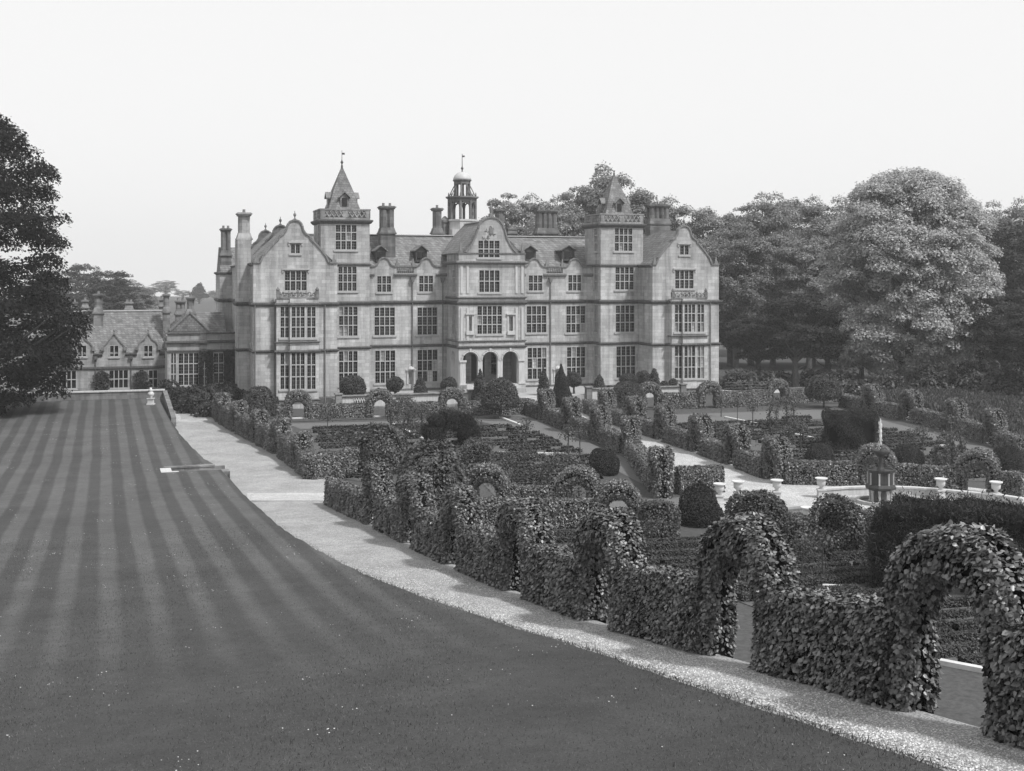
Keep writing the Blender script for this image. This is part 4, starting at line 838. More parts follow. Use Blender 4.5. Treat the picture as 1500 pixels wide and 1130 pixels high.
def coping(mb, fr, xs, hs, th=.16, d0=-.4, d1=.13):
    for i in range(len(xs) - 1):
        a, b, p, q = xs[i], xs[i + 1], hs[i], hs[i + 1]; dx, dy = b - a, q - p; l = math.hypot(dx, dy) + 1e-6; nx, ny = -dy / l * th, dx / l * th
        mb.hexa([fr.P(a, p, d0), fr.P(b, q, d0), fr.P(b, q, d1), fr.P(a, p, d1), fr.P(a + nx, p + ny, d0), fr.P(b + nx, q + ny, d0), fr.P(b + nx, q + ny, d1), fr.P(a + nx, p + ny, d1)])
def finial(mb, u, v, w, s=1.0): mb.lathe(u, v, [(.16 * s, w - .05), (.16 * s, w + .12 * s), (.07 * s, w + .2 * s), (.07 * s, w + .35 * s), (.17 * s, w + .5 * s), (.15 * s, w + .65 * s), (.04 * s, w + .78 * s), (.03 * s, w + 1.0 * s)], 8)
def obelisk(mb, u, v, w, h=1.2): mb.box(u - .2, u + .2, v - .2, v + .2, w - .02, w + .25); mb.lathe(u, v, [(.17, w + .25), (.05, w + h), (.01, w + h + .1)], 4, pi / 4)
def chimney(u0, u1, v0, v1, w0, wb, w1, n, parent, mat='weather'):
    mb = MB(); mb.box(u0 - .08, u1 + .08, v0 - .08, v1 + .08, w0, wb); mb.box(u0 - .2, u1 + .2, v0 - .2, v1 + .2, wb + .002, wb + .16); mb.hexa([(u0 - .14, v0 - .14, wb + .162), (u1 + .14, v0 - .14, wb + .162), (u1 + .14, v1 + .14, wb + .162), (u0 - .14, v1 + .14, wb + .162), (u0 + .02, v0 + .02, wb + .7), (u1 - .02, v0 + .02, wb + .7), (u1 - .02, v1 - .02, wb + .7), (u0 + .02, v1 - .02, wb + .7)])
    L = (u1 - u0) / n
    for i in range(n):
        c = u0 + L * (i + .5)
        for vv in ([(v0 + v1) / 2] if v1 - v0 < L * 1.5 else [v0 + L / 2, v1 - L / 2]): mb.lathe(c, vv, [(L * .52, wb + .6), (L * .52, w1 - .3)], 8, pi / 8)
    mb.box(u0 - .06, u1 + .06, v0 - .06, v1 + .06, w1 - .32, w1 - .17); mb.box(u0 - .16, u1 + .16, v0 - .16, v1 + .16, w1 - .168, w1 - .05); mb.box(u0 - .06, u1 + .06, v0 - .06, v1 + .06, w1 - .048, w1 + .03)
    o = mb.build('chimney', M[mat], parent); p = MB()
    for i in range(n): p.lathe(u0 + L * (i + .5), (v0 + v1) / 2, [(.16, w1 + .03), (.13, w1 + .3), (.16, w1 + .36)], 8)
    p.build('chimney_pot', M['trim'], o); return o
def dormer(px0, px1, ytop, ybot, v, parent, back=2.0, mat='wood'):
    a, w0 = hp(px0, ybot, v); b, w2 = hp(px1, ytop, v); c = (a + b) / 2; we = w2 - .62
    mb = MB().box(a + .12, b - .12, v, v + back, w0, we); mb.quad((a + .12, v, we), (b - .12, v, we), (c, v, w2 - .08), (c, v, w2 - .08)); o = mb.build('dormer', M[mat], parent)
    rf = MB()
    for s, e in ((a - .08, c), (b + .08, c)):
        rf.hexa([(s, v - .22, we - .08), (e, v - .22, w2 - .1), (e, v + back, w2 - .1), (s, v + back, we - .08), (s, v - .22, we + .04), (e, v - .22, w2 + .02), (e, v + back, w2 + .02), (s, v + back, we + .04)])
    rf.build('dormer_roof', M['roof'], o); f = MB(); fr = front(v)
    for i in range(2): fbox(f, fr, c - .48 + i * .5, c - .02 + i * .5, w0 + .3, we - .1, .01, .03)
    f.build('dormer_window', M['glass'], o); return o
def pitched(mb, u0, u1, v0, v1, we, wr, axis='v', th=.12):
    if axis == 'v':
        c = (u0 + u1) / 2
        for s in (u0, u1): mb.hexa([(s, v0, we), (c, v0, wr), (c, v1, wr), (s, v1, we), (s, v0, we + th), (c, v0, wr + th), (c, v1, wr + th), (s, v1, we + th)])
        for v in (v0 + .02, v1 - .02): mb.add([(u0, v, we), (u1, v, we), (c, v, wr)], [(0, 1, 2)])
    else:
        c = (v0 + v1) / 2
        for s in (v0, v1): mb.hexa([(u0, s, we), (u0, c, wr), (u1, c, wr), (u1, s, we), (u0, s, we + th), (u0, c, wr + th), (u1, c, wr + th), (u1, s, we + th)])
        for u in (u0 + .02, u1 - .02): mb.add([(u, v0, we), (u, v1, we), (u, c, wr)], [(0, 1, 2)])
HO = empty('country_house', (*house_xy(0, 0), 0), HA); tag(HO, 'large pale stone mansion with curved gables, two spired towers and an arched porch', 'mansion')
VL, VT, VR, VC = 0.0, 3.8, 6.3, 1.3
W1, W2, WT, WK = 10.17, 5.55, 14.2, 14.22
uL0, uL1 = hu(371, VL), hu(494, VL); uT1 = hu(541.5, VT); uT0 = hu(470, VT); uC0, uC1 = hu(672, VC), hu(769, VC); uT2, uT3 = hu(880, VT), hu(942, VT); uR0, uR1 = hu(956, VL), hu(1053, VL); cL, cR, cC = 15.66, 57.9, (uC0 + uC1) / 2 - .1
GP = [(-3.3, 0), (-3.0, .7), (-2.5, 1.35), (-1.82, 2.1), (-1.51, 2.36), (-1.45, 2.62), (-1.36, 2.66), (-1.0, 2.92), (-.74, 3.3), (-.66, 3.75), (-.42, 4.07), (-.2, 4.17), (0, 4.2)]
WIN = []   # (frame, hole, lights, rows, kw)
def put(v, spec, **kw):
    x0, x1, y0, y1, nl, nr = spec; h = HOLE(v, x0, x1, y0, y1); WIN.append((front(v), h, nl, nr, kw)); return h
B = MB()                                       # main walls
R3 = [0, .34, .67, 1]; R3b = [0, .36, .70, 1]
# end blocks: gabled fronts
for (c, u0, u1, sp) in ((cL, uL0, uL1, [(425.5, 440, 357, 372, 2, 1), (416.5, 450, 396.5, 426.5, 4, 2)]), (cR, uR0, uR1, [(995.5, 1009.5, 359, 374, 2, 1), (988.5, 1016.5, 396, 423.5, 4, 2)])):
    f, xs, hs = gfun(GP, c, WK, WK); hl = [put(0, s, hood=True) for s in sp]
    wall_face(B, front(0), u0, u1, -.3, f, hl, cuts=xs)
    cp = MB(); coping(cp, front(0), [u0] + xs + [u1], [WK] + hs + [WK]); finial(cp, c, .15, WK + 4.3, .9)
    for u in (u0 + .3, u1 - .3): obelisk(cp, u, .15, WK + .14, .7)
    cp.build('gable_coping', M['trim'], HO)
# bay windows on the end blocks
for (x0, x1, c, f1, f2, f3, g1, g2, g3_) in ((405, 467, cL, (410.3, 424), (426.6, 447), (449.3, 463), (410.3, 424), (426.6, 447), (449.3, 463)), (984, 1036, cR, (988, 1000), (1002, 1019), (1021, 1032), (988, 1000), (1002, 1019), (1021, 1032))):
    v = -.8; a, b = hu(x0, v), hu(x1, v); left = x0 < 700; yy = (449, 495.5, 516.5, 571) if left else (445.5, 487, 506, 555)
    k0, k1 = hu(f2[0], v - .35) - .12, hu(f2[1], v - .35) + .12
    hA = [HOLE(v, *q, yy[0], yy[1]) for q in (f1, f3)] + [HOLE(v, *q, yy[2], yy[3]) for q in (f1, f3)]; hB = [HOLE(v - .35, *f2, yy[0], yy[1]), HOLE(v - .35, *f2, yy[2], yy[3])]
    bb = MB(); wt = hp(x0, 438, v)[1]
    wall_face(bb, front(v), a, k0, -.3, wt, [h for h in hA if h[0] < k0]); wall_face(bb, front(v), k1, b, -.3, wt, [h for h in hA if h[0] > k0]); wall_face(bb, front(v - .35), k0, k1, -.3, wt, hB)
    for u, q0, q1 in ((a, v, 0), (b, v, 0), (k0, v - .35, v), (k1, v - .35, v)): bb.quad((u, q0, -.3), (u, q1, -.3), (u, q1, wt), (u, q0, wt))
    bb.quad((a, v, wt - .02), (b, v, wt - .02), (b, 0, wt - .02), (a, 0, wt - .02)); bb.quad((k0, v - .35, wt - .02), (k1, v - .35, wt - .02), (k1, v, wt - .02), (k0, v, wt - .02))
    bo = bb.build('bay', M['stone'], HO)
    for i, h in enumerate(hA): WIN.append((front(v), h, 2, 3, dict(sill=True, ratios=R3, glass='curtain' if (not left and i == 3) else 'glass')))
    for h in hB: WIN.append((front(v - .35), h, 3, 3, dict(sill=True, ratios=R3)))
    pl = [(a, 0), (a, v), (k0, v), (k0, v - .35), (k1, v - .35), (k1, v), (b, v), (b, 0)]; s = MB()
    for ww, hh in ((W1, .34), (W2, .32), (hA[0][2] - .42, .16), (.75, .2)): s.sweep(pl, [(0, ww - hh / 2), (.14, ww - hh / 2 + .05), (.2, ww), (.14, ww + hh / 2 - .03), (0, ww + hh / 2)]); s.build('bay_moulding', M['string'], bo); s = MB()
    # pierced strapwork cresting
    s = MB(); y = wt + .0; L = b - a; s.box(a, b, v - .08, v + .12, y, y + .16)
    for i in range(9):
        u = a + .35 + (L - .7) * i / 8; hgt = (.72, .5, .78, .55, .95, .55, .78, .5, .72)[i]; s.lathe(u, v + .02, [(.09, y + .16), (.07, y + hgt * .5), (.14, y + hgt * .7), (.04, y + hgt)], 6)
        if i < 8:
            n_ = [(u + .1 + q * (L - .7) / 8, v + .02, y + .2 + (.38 if i % 2 else .46) * sin(pi * q)) for q in np.linspace(0, .85, 6)]; s.tube(n_, .05, 5); s.tube([(p[0], p[1], y + .62 - (p[2] - y) * .6) for p in n_], .04, 5)
    for u in (a + .15, b - .15): s.box(u - .16, u + .16, v - .1, v + .2, y + .16, y + .75); s.lathe(u, v + .05, [(.14, y + .75), (.2, y + .9), (.03, y + 1.15)], 6)
    s.build('strapwork_crest', M['weather'], bo)
# tower fronts and their left sides
TW = 18.62
for (u0, u1, L) in ((uT0, uT1, [(491, 523, 329, 366.5, 4, 3), (495, 523, 390, 427, 4, 3), (496, 524.5, 449, 493, 4, 3), (496, 524.5, 514, 565, 4, 3)]), (uT2, uT3, [(900, 927, 334, 368.5, 4, 3), (901, 929, 391, 425, 4, 3), (901.5, 930, 447, 487, 4, 3), (902.5, 931.5, 507, 554, 4, 3)])):
    hl = [put(VT, s, ratios=R3b) for s in L]; wall_face(B, front(VT), u0, u1, -.3, TW, hl); D = 4.9
    hs_l = [(VT + .9, VT + 2.0, h[2], h[3]) for h in hl]; wall_face(B, leftside(u0), VT, VT + D, -.3, TW, hs_l)
    for h in hs_l: WIN.append((leftside(u0), h, 2, 3, dict(ratios=R3b)))
    wall_face(B, rightside(u1), VT, VT + D, -.3, TW); wall_face(B, Fr((0, VT + D), (1, 0), (0, 1)), u0, u1, 10, TW)
    sq = [(u0, VT), (u1, VT), (u1, VT + D), (u0, VT + D)]; s = MB()
    s.sweep(sq, [(0, TW - .25), (.14, TW - .2), (.32, TW + .02), (.32, TW + .16), (0, TW + .2)], True); s.build('tower_cornice', M['string'], HO); s = MB(); s.sweep(sq, [(0, 14.02), (.1, 14.05), (.16, 14.2), (0, 14.32)], True); s.build('tower_string', M['string'], HO)
    s = MB(); w = TW + .2; s.sweep(sq, [(.05, w), (.05, w + .2), (-.2, w + .2), (-.2, w)], True); s.sweep(sq, [(.1, w + .95), (.1, w + 1.1), (-.25, w + 1.1), (-.25, w + .95)], True)
    for i in range(4):
        p, q = sq[i], sq[(i + 1) % 4]
        for k0, k1 in ((0, .07), (.46, .54), (.93, 1)):
            a = [p[0] + (q[0] - p[0]) * k0, p[1] + (q[1] - p[1]) * k0]; b = [p[0] + (q[0] - p[0]) * k1, p[1] + (q[1] - p[1]) * k1]
            s.box(min(a[0], b[0]) - .06, max(a[0], b[0]) + .06, min(a[1], b[1]) - .06, max(a[1], b[1]) + .06, w + .2, w + .95)
        for j in range(8):
            k0 = (.07 if j < 4 else .54) + (j % 4) * .0975; k1 = k0 + .0975
            A = np.array([p[0] + (q[0] - p[0]) * k0, p[1] + (q[1] - p[1]) * k0, 0]); Bq = np.array([p[0] + (q[0] - p[0]) * k1, p[1] + (q[1] - p[1]) * k1, 0])
            s.tube([A + (0, 0, w + .2), Bq + (0, 0, w + .95)], .085, 4); s.tube([A + (0, 0, w + .95), Bq + (0, 0, w + .2)], .085, 4)
    s.build('pierced_parapet', M['wingstone'], HO)
    cu, cv = (u0 + u1) / 2 + .05, VT + D / 2; s = MB(); s.quad((u0, VT, TW + .1), (u1, VT, TW + .1), (u1, VT + D, TW + .1), (u0, VT + D, TW + .1))
    s.lathe(cu, cv, [(q * 1.414, z) for q, z in ((1.78, TW + .3), (1.66, 19.9), (1.42, 20.6), (1.1, 21.7), (.06, 24.45))], 4, pi / 4); so = s.build('spire_roof', M['roof'], HO)
    for fx_, fy_ in ((0, -1), (-1, 0), (1, 0)):
        d = MB(); r_ = 1.56
        def rp(a, b, z): return (cu + fx_ * b - fy_ * a, cv + fy_ * b + fx_ * a, z)
        def rbox(mb, a0, a1, b0, b1, z0, z1): mb.hexa([rp(a0, b0, z0), rp(a1, b0, z0), rp(a1, b1, z0), rp(a0, b1, z0), rp(a0, b0, z1), rp(a1, b0, z1), rp(a1, b1, z1), rp(a0, b1, z1)])
        rbox(d, -.45, .45, .6, r_, 19.9, 21.2); d.add([rp(-.45, r_, 21.2), rp(.45, r_, 21.2), rp(0, r_, 21.65)], [(0, 1, 2)]); do = d.build('lucarne', M['weather'], so)
        d = MB()
        for sg in (-1, 1): d.hexa([rp(sg * .62, .4, 21.08), rp(0, .4, 21.68), rp(0, r_ + .2, 21.68), rp(sg * .62, r_ + .2, 21.08), rp(sg * .62, .4, 21.2), rp(0, .4, 21.8), rp(0, r_ + .2, 21.8), rp(sg * .62, r_ + .2, 21.2)])
        d.build('lucarne_roof', M['trim'], do); d = MB(); rbox(d, -.26, .26, r_ + .005, r_ + .02, 20.2, 21.1); d.build('lucarne_window', M['glass'], do)
    s = MB().lathe(cu, cv, [(.12, 24.3), (.1, 24.6), (.05, 24.75), (.16, 24.95), (.05, 25.15), (.03, 25.3), (.025, 26.2)], 8)
    if u0 < 30: s.box(cu - .02, cu + .3, cv - .02, cv + .02, 25.75, 25.95)
    else: s.v = [(x, y, min(z, 24.9)) for x, y, z in s.v]
    s.build('spire_finial', M['iron'], so)
# recessed wings between the towers and the porch
SG = [(-1.15, 0), (-.9, .06), (-.62, .3), (-.47, .62), (-.28, .84), (0, .92)]; WP = 13.98
for (u0, u1, c1, c2, L) in ((uT1, uC0, 562.7, 624.6, [(552, 573.5, 404, 428.5, 3, 2), (613.5, 635, 403.5, 428, 3, 2), (548, 579, 450, 492, 4, 3), (611, 641, 450, 491, 4, 3), (549, 579.5, 513, 562, 4, 3), (611, 641.5, 512, 560, 4, 3)]), (uC1, uT2, 783, 842, [(774, 795, 403, 426.5, 3, 2), (832, 852, 402.5, 426.5, 3, 2), (771, 801, 448, 488, 4, 3), (829, 858, 448, 488, 4, 3), (772.5, 801, 509, 556, 4, 3), (830, 858, 508, 554, 4, 3)])):
    hl = [put(VR, s, ratios=(R3 if s[5] == 3 else None)) for s in L]; k1, k2 = hu(c1, VR), hu(c2, VR)
    xs = [k + p for k in (k1, k2) for p in [q[0] for q in SG] + [-q[0] for q in reversed(SG[:-1])]]; hs = [WP + h for _ in (0, 1) for h in [q[1] for q in SG] + [q[1] for q in reversed(SG[:-1])]]
    f = lambda s: float(np.interp(s, xs, hs)) if any(abs(s - k) < 1.3 for k in (k1, k2)) else WP
    m = (k1 + k2) / 2; bal = [(m - .95, m + .95, 13.32, 13.86)]
    nx = [HOLE(VR, 598.5, 605.5, 545, 563)] if u0 < 30 else [HOLE(VR, 813.5, 820.5, 544, 560)]
    wall_face(B, front(VR), u0, u1, -.3, f, hl + bal + nx, cuts=xs)
    for h in nx: fbox(B, front(VR), h[0], h[1], h[2], h[3], -.45, -.4)
    cp = MB(); coping(cp, front(VR), [u0] + xs + [u1], [WP] + hs + [WP], th=.13, d0=-.3); cp.build('gable_coping', M['trim'], HO); cp = MB(); cp.sweep([(u0, VR), (k1 - 1.05, VR)], [(0, 12.95), (.22, 13.05), (.26, 13.2), (0, 13.3)]); cp.sweep([(k1 + 1.05, VR), (k2 - 1.05, VR)], [(0, 12.95), (.22, 13.05), (.26, 13.2), (0, 13.3)]); cp.sweep([(k2 + 1.05, VR), (u1, VR)], [(0, 12.95), (.22, 13.05), (.26, 13.2), (0, 13.3)])
    cp.build('parapet_coping', M['trim'], HO)
    for i in range(9): MB().lathe(m - .85 + i * .2125, VR + .13, [(.05, 13.32), (.075, 13.5), (.04, 13.72), (.06, 13.86)], 6).build('baluster', M['trim'], HO)
    for k in (k1 + 1.45, k2 - 1.45): s = MB(); obelisk(s, k, VR + .1, WP + .12, .75); s.build('obelisk', M['trim'], HO)
    n_ = MB()
    for h in nx: fbox(n_, front(VR), h[0] - .3, h[1] + .3, h[3] + .15, h[3] + .3, 0, .18); fbox(n_, front(VR), h[0] - .2, h[0] - .02, h[2], h[3] + .147, 0, .08); fbox(n_, front(VR), h[1] + .02, h[1] + .2, h[2], h[3] + .147, 0, .08); n_.lathe((h[0] + h[1]) / 2, VR - .02, [(.42, h[3] + .3), (.3, h[3] + .5), (.02, h[3] + .62)], 10)
    n_.build('wall_niche', M['dress'], HO)
# porch bay
wc = 14.39
CG = [(-2.72, 0), (-2.4, .3), (-2.05, .78), (-1.65, 1.57), (-1.45, 2.3), (-1.45, 2.45), (-1.34, 2.47), (-1.25, 2.85), (-1.0, 3.25), (-.6, 3.55), (0, 3.68)]; WCK = 15.42
CG = [(x + i * 1e-4, h) for i, (x, h) in enumerate(CG)]
f, xs, hs = gfun(CG, cC, WCK, WCK)
hl = [put(VC, s) for s in [(700, 732.5, 352, 378, 4, 2), (701.5, 732.5, 395.5, 428.7, 4, 2), (698.7, 736, 448, 490, 5, 3)]]; nic = [HOLE(VC, 685.5, 691, 464, 485), HOLE(VC, 745.5, 751, 464, 485)]
wall_face(B, front(VC), uC0, uC1, 5.45, f, hl + nic, cuts=xs)
for h in nic: fbox(B, front(VC), h[0], h[1], h[2], h[3], -.4, -.35)
hs_l = [(VC + 1.4, VC + 2.6, h[2], h[3]) for h in hl[1:]]; wall_face(B, leftside(uC0), VC, VR, 5.45, WCK, hs_l); wall_face(B, rightside(uC1), VC, VR, 5.45, WCK)
for h in hs_l: WIN.append((leftside(uC0), h, 2, 3, {}))
def arcade(mb, fr, s0, s1, wt, arches, dep, w0=-.3, n=14):
    S = [s0, s1]
    for c, r, ws in arches: S += [c - r * cos(pi * i / n) for i in range(n + 1)]
    S = sorted(S)
    def low(s):
        for c, r, ws in arches:
            if abs(s - c) < r: return ws + sqrt(max(0, r * r - (s - c) ** 2))
        return w0
    for a, b in zip(S[:-1], S[1:]):
        if b - a < 1e-5: continue
        la, lb = low(a + 1e-6), low(b - 1e-6)
        for d in (0, -dep): mb.quad(fr.P(a, la, d), fr.P(b, lb, d), fr.P(b, wt, d), fr.P(a, wt, d))
        if low((a + b) / 2) > w0 + .01: mb.quad(fr.P(a, la, 0), fr.P(b, lb, 0), fr.P(b, lb, -dep), fr.P(a, la, -dep))
    for c, r, ws in arches:
        for s in (c - r, c + r): mb.quad(fr.P(s, w0, 0), fr.P(s, ws, 0), fr.P(s, ws, -dep), fr.P(s, w0, -dep))
cs = [hu(x, VC) for x in (689, 718, 747.4)]; AR = [(c, .83, 4.2) for c in cs]; PO = MB()
arcade(PO, front(VC), uC0, uC1, 5.45, AR, .5); arcade(PO, leftside(uC0), VC, VR, 5.45, [(VC + 2.4, .85, 4.2)], .5); wall_face(PO, rightside(uC1), VC, VR, -.3, 5.45)
PO.box(uC0 + .05, uC1 - .05, VC - .3, VR, -.3, 1.62); po = PO.build('porch_arcade', M['dress'], HO)
s = MB().quad((uC0, VC + .5, 5.4), (uC1, VC + .5, 5.4), (uC1, VR, 5.4), (uC0, VR, 5.4)); s.build('porch_ceiling', M['trim'], po)
bw = MB(); bh = [(cs[0] - .7, cs[0] + .75, 2.2, 4.7), (cs[2] - .75, cs[2] + .7, 2.2, 4.7), (cs[1] - .75, cs[1] + .75, 1.6, 4.5)]; wall_face(bw, front(VR - .3), uC0, uC1, 1.6, 5.45, bh); bw.build('porch_back_wall', M['stone'], po)
window(front(VR - .3), bh[0], 2, 2, po); window(front(VR - .3), bh[1], 2, 2, po); s = MB(); fbox(s, front(VR - .3), bh[2][0], bh[2][1], 1.6, 4.5, -.2, -.12); s.build('porch_door', M['wood'], po)
s = MB()
for a, b in zip(cs[:-1], cs[1:]): s.lathe((a + b) / 2, VC + .24, [(.3, 1.62), (.3, 1.8), (.23, 1.86), (.21, 3.9), (.26, 3.98), (.31, 4.15), (.31, 4.22)], 14)
so = s.build('porch_column', M['dress'], po)
s = MB()
for c, r, ws in AR:
    pts = [(c - (r + .06) * cos(pi * i / 16), VC - .03, ws + (r + .06) * sin(pi * i / 16)) for i in range(17)]; s.tube(pts, .075, 5); pts = [(c - (r + .2) * cos(pi * i / 16), VC - .03, ws + (r + .2) * sin(pi * i / 16)) for i in range(17)]; s.tube(pts, .04, 5); s.box(c - .12, c + .12, VC - .14, VC, ws + r + .02, ws + r + .38)
s.build('arch_moulding', M['dress'], po)
s = MB()
for u in (uC0 + .42, uC1 - .42):
    s.box(u - .38, u + .38, VC - .22, VC, 4.0, 4.2); s.box(u - .3, u + .3, VC - .12, VC, 1.75, 3.997); s.box(u - .4, u + .4, VC - .3, VC, -.2, 1.75); s.build('porch_pier', M['dress'], HO); s = MB()
for w0, w1, d in ((W2 + .6, W1 - .5, .1), (W1 + 1.0, wc - .3, .08)):
    for u in (uC0 + .3, uC0 + .95, uC1 - .95, uC1 - .3): MB().box(u - .13, u + .13, VC - d, VC, w0, w1).build('pilaster', M['dress'], HO)
for h in nic: s = MB(); fbox(s, front(VC), h[0] - .3, h[1] + .3, h[3] + .2, h[3] + .33, 0, .2); fbox(s, front(VC), h[0] - .22, h[1] + .22, h[2] - .4, h[2], 0, .2); fbox(s, front(VC), h[0] - .2, h[0] - .02, h[2], h[3] + .197, 0, .07); fbox(s, front(VC), h[1] + .02, h[1] + .2, h[2], h[3] + .197, 0, .07); s.build('wall_niche', M['dress'], HO)
s = MB(); u = uC0 + 1.0
while u < uC1 - 1.0:                             # carved frieze over the porch
    k = random.choice([.12, .2, .28]); q = random.uniform(.04, .16); s.tube([(u, VC - .02, 5.95 + q), (u + k / 2, VC - .05, 6.2 - q * .4), (u + k, VC - .02, 5.95 + q)], .045, 4); s.tube([(u, VC - .02, 6.3 - q), (u + k, VC - .03, 6.02)], .035, 4); u += k + .06
u = cC - 1.1
for i in range(14):
    a = random.uniform(0, 6.28); p = (cC + random.uniform(-1.1, 1.1), VC - .03, WCK + 1.35 + random.uniform(0, 1.4)); 
    if abs(p[0] - cC) < 1.2 - .35 * (p[2] - WCK - 1.35): s.tube([p, (p[0] + .25 * cos(a), p[1] - .04, p[2] + .25 * sin(a)), (p[0] + .3 * cos(a + .8), p[1], p[2] + .3 * sin(a + .8))], .035, 4)
s.box(cC - .22, cC + .22, VC - .1, VC, WCK + 2.0, WCK + 2.6); s.build('carved_frieze', M['trim'], HO)
s = MB(); coping(s, front(VC), xs, hs, th=.15); pl = [(uC0, VR), (uC0, VC), (uC1, VC), (uC1, VR)]
for ww, hh, d in ((wc, .4, .34), (10.72, .28, .2), (W2 + .62, .22, .16)): s.sweep(pl, [(0, ww - hh / 2), (d * .5, ww - hh / 3), (d, ww), (d, ww + hh / 3), (0, ww + hh / 2)])
s.sweep(pl, [(.06, WCK - .15), (.1, WCK), (-.25, WCK), (-.25, WCK - .15)])
for u in (uC0 + .25, uC1 - .25): obelisk(s, u, VC + .15, WCK, 1.1)
s.lathe(cC, VC + .1, [(.22, WCK + 3.8), (.2, WCK + 4.1), (.12, WCK + 4.15), (.17, WCK + 4.4), (.2, WCK + 4.75), (.1, WCK + 5.0), (.12, WCK + 5.15), (.03, WCK + 5.3)], 8); s.build('porch_cornice', M['trim'], HO)
# sides and backs of the end blocks, chimney breast and the far left block
wall_face(B, leftside(uL0), 0, 34, -.3, WK, [(1.6, 2.7, 10.9, 13.2), (1.6, 2.7, 6.3, 9.5), (9, 11.5, 6.3, 9.5), (9, 11.5, 10.9, 13.2)]); wall_face(B, rightside(uR1), 0, 24, -.3, WK); wall_face(B, leftside(uR0), 0, VT, -.3, WK); wall_face(B, rightside(uL1), 0, VT, -.3, WK); wall_face(B, Fr((0, 24), (1, 0), (0, 1)), uL0, uR1, -.3, 13.4)
for h in [(1.6, 2.7, 10.9, 13.2), (1.6, 2.7, 6.3, 9.5), (9, 11.5, 6.3, 9.5), (9, 11.5, 10.9, 13.2)]: WIN.append((leftside(uL0), h, 2, 3, {}))
bx0 = hu(348, 3.5); B.box(bx0, uL0 + .1, 3.5, 6.6, -.3, 16.6); lx = hu(322, 26); B.box(lx, uL0 + .05, 26, 33, -.3, 13.5); B.box(lx + .3, lx + 1.5, 27, 28.3, 13.5, 15.3)
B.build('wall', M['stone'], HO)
for fr, h, nl, nr, kw in WIN: window(fr, h, nl, nr, HO, **kw)
# string courses and plinth round the whole plan
plan = [(lx, 33), (lx, 26), (uL0, 26), (uL0, 6.6), (bx0, 6.6), (bx0, 3.5), (uL0, 3.5), (uL0, 0), (uL1, 0), (uL1, VT), (uT1, VT), (uT1, VR), (uC0, VR), (uC0, VC), (uC1, VC), (uC1, VR), (uT2, VR), (uT2, VT), (uR0, VT), (uR0, 0), (uR1, 0), (uR1, 24)]
s = MB()
for ww, hh, d in ((W1, .42, .24), (W2, .3, .2)): s.sweep(plan, [(0, ww - hh / 2), (d * .4, ww - hh / 2), (d, ww), (d, ww + hh * .3), (0, ww + hh / 2)])
s.sweep(plan, [(0, -.2), (.12, -.2), (.12, .85), (0, .98)]); s.sweep([(uL0, 26), (uL0, 6.6)], [(0, WK - .2), (.2, WK - .1), (.2, WK), (0, WK + .05)]); s.sweep([(uL0, 3.5), (uL0, 0)], [(0, WK - .3), (.24, WK - .1), (.24, WK + .02), (0, WK + .1)]); s.sweep([(uR0, VT), (uR0, 0)], [(0, WK - .3), (.24, WK - .1), (.24, WK + .02), (0, WK + .1)]); s.sweep([(lx, 33), (lx, 26), (uL0, 26)], [(0, 13.2), (.24, 13.35), (.24, 13.5), (0, 13.55)])
s.build('string_course', M['string'], HO)
s = MB()
for px, v in ((402, 0), (476, 0), (604, VR), (648, VR), (764, VR), (806, VR), (873, VR), (1040, 0), (373.5, 0)):
    s = MB(); u = hu(px, v); s.tube([(u, v - .14, .0), (u, v - .14, 12.5 if v else 10.2)], .06, 6)
    if v: s.hexa([(u - .12, v - .3, 12.3), (u + .12, v - .3, 12.3), (u + .12, v, 12.3), (u - .12, v, 12.3), (u - .24, v - .42, 12.85), (u + .24, v - .42, 12.85), (u + .24, v, 12.85), (u - .24, v, 12.85)])
    s.build('downpipe', M['trim'], HO)
# roofs
s = MB(); pitched(s, uL0 + .1, uL1 - .1, .42, 24, 14.15, 17.95); pitched(s, uR0 + .1, uR1 - .1, .42, 24, 14.15, 17.95); pitched(s, uC0 + .2, uC1 - .2, VC + .45, 12.3, 15.3, 18.75); pitched(s, uL1 - 2, uR0 + 2, VR + .55, 17.9, 13.35, 17.45, 'u'); pitched(s, lx + .1, uL0 + 6, 26, 33, 13.4, 16.4, 'u'); rf = s.build('roof', M['roof'], HO)
s = MB()
for a, b, v, w in ((uL1 - 2, uR0 + 2, 12.22, 17.55),): s.box(a, b, v - .13, v + .13, w, w + .1)
s.box(cC - .06, cC + .2, VC + .5, 12, 18.85, 18.97); s.build('ridge', M['lead'], rf)
for v, k in ((12, 1.0), (27, 1.0)):               # further gables along the left range
    g_ = MB(); f, xs, hs = gfun(GP, cL, WK, WK); wall_face(g_, front(v), cL - 3.3, cL + 3.3, 13.5, f, cuts=xs); coping(g_, front(v), xs, hs); finial(g_, cL, v + .15, WK + 4.3, .9); g_.build('rear_gable', M['weather'], HO)
dormer(549, 567, 359.5, 384, 8.0, HO); dormer(607.5, 627, 359.5, 384, 8.0, HO); dormer(766, 786.5, 359.5, 383, 8.0, HO); dormer(822, 843, 359, 382.5, 8.0, HO)
chimney(hu(558.5, 9), hu(578, 9), 9, 10.4, 14.5, hp(560, 343, 9)[1], hp(560, 302, 9)[1], 2, HO)
chimney(hu(635.5, 12.5), hu(648, 12.5), 12.5, 13.5, 15, hp(640, 343, 12.5)[1], hp(640, 305, 12.5)[1], 1, HO)
chimney(hu(788, 13.5), hu(816.5, 13.5), 13.5, 14.7, 15, hp(800, 343, 13.5)[1], hp(800, 308, 13.5)[1], 4, HO)
chimney(hu(728, 15), hu(739.5, 15), 15, 16, 15, hp(730, 340, 15)[1], hp(730, 307, 15)[1], 1, HO)
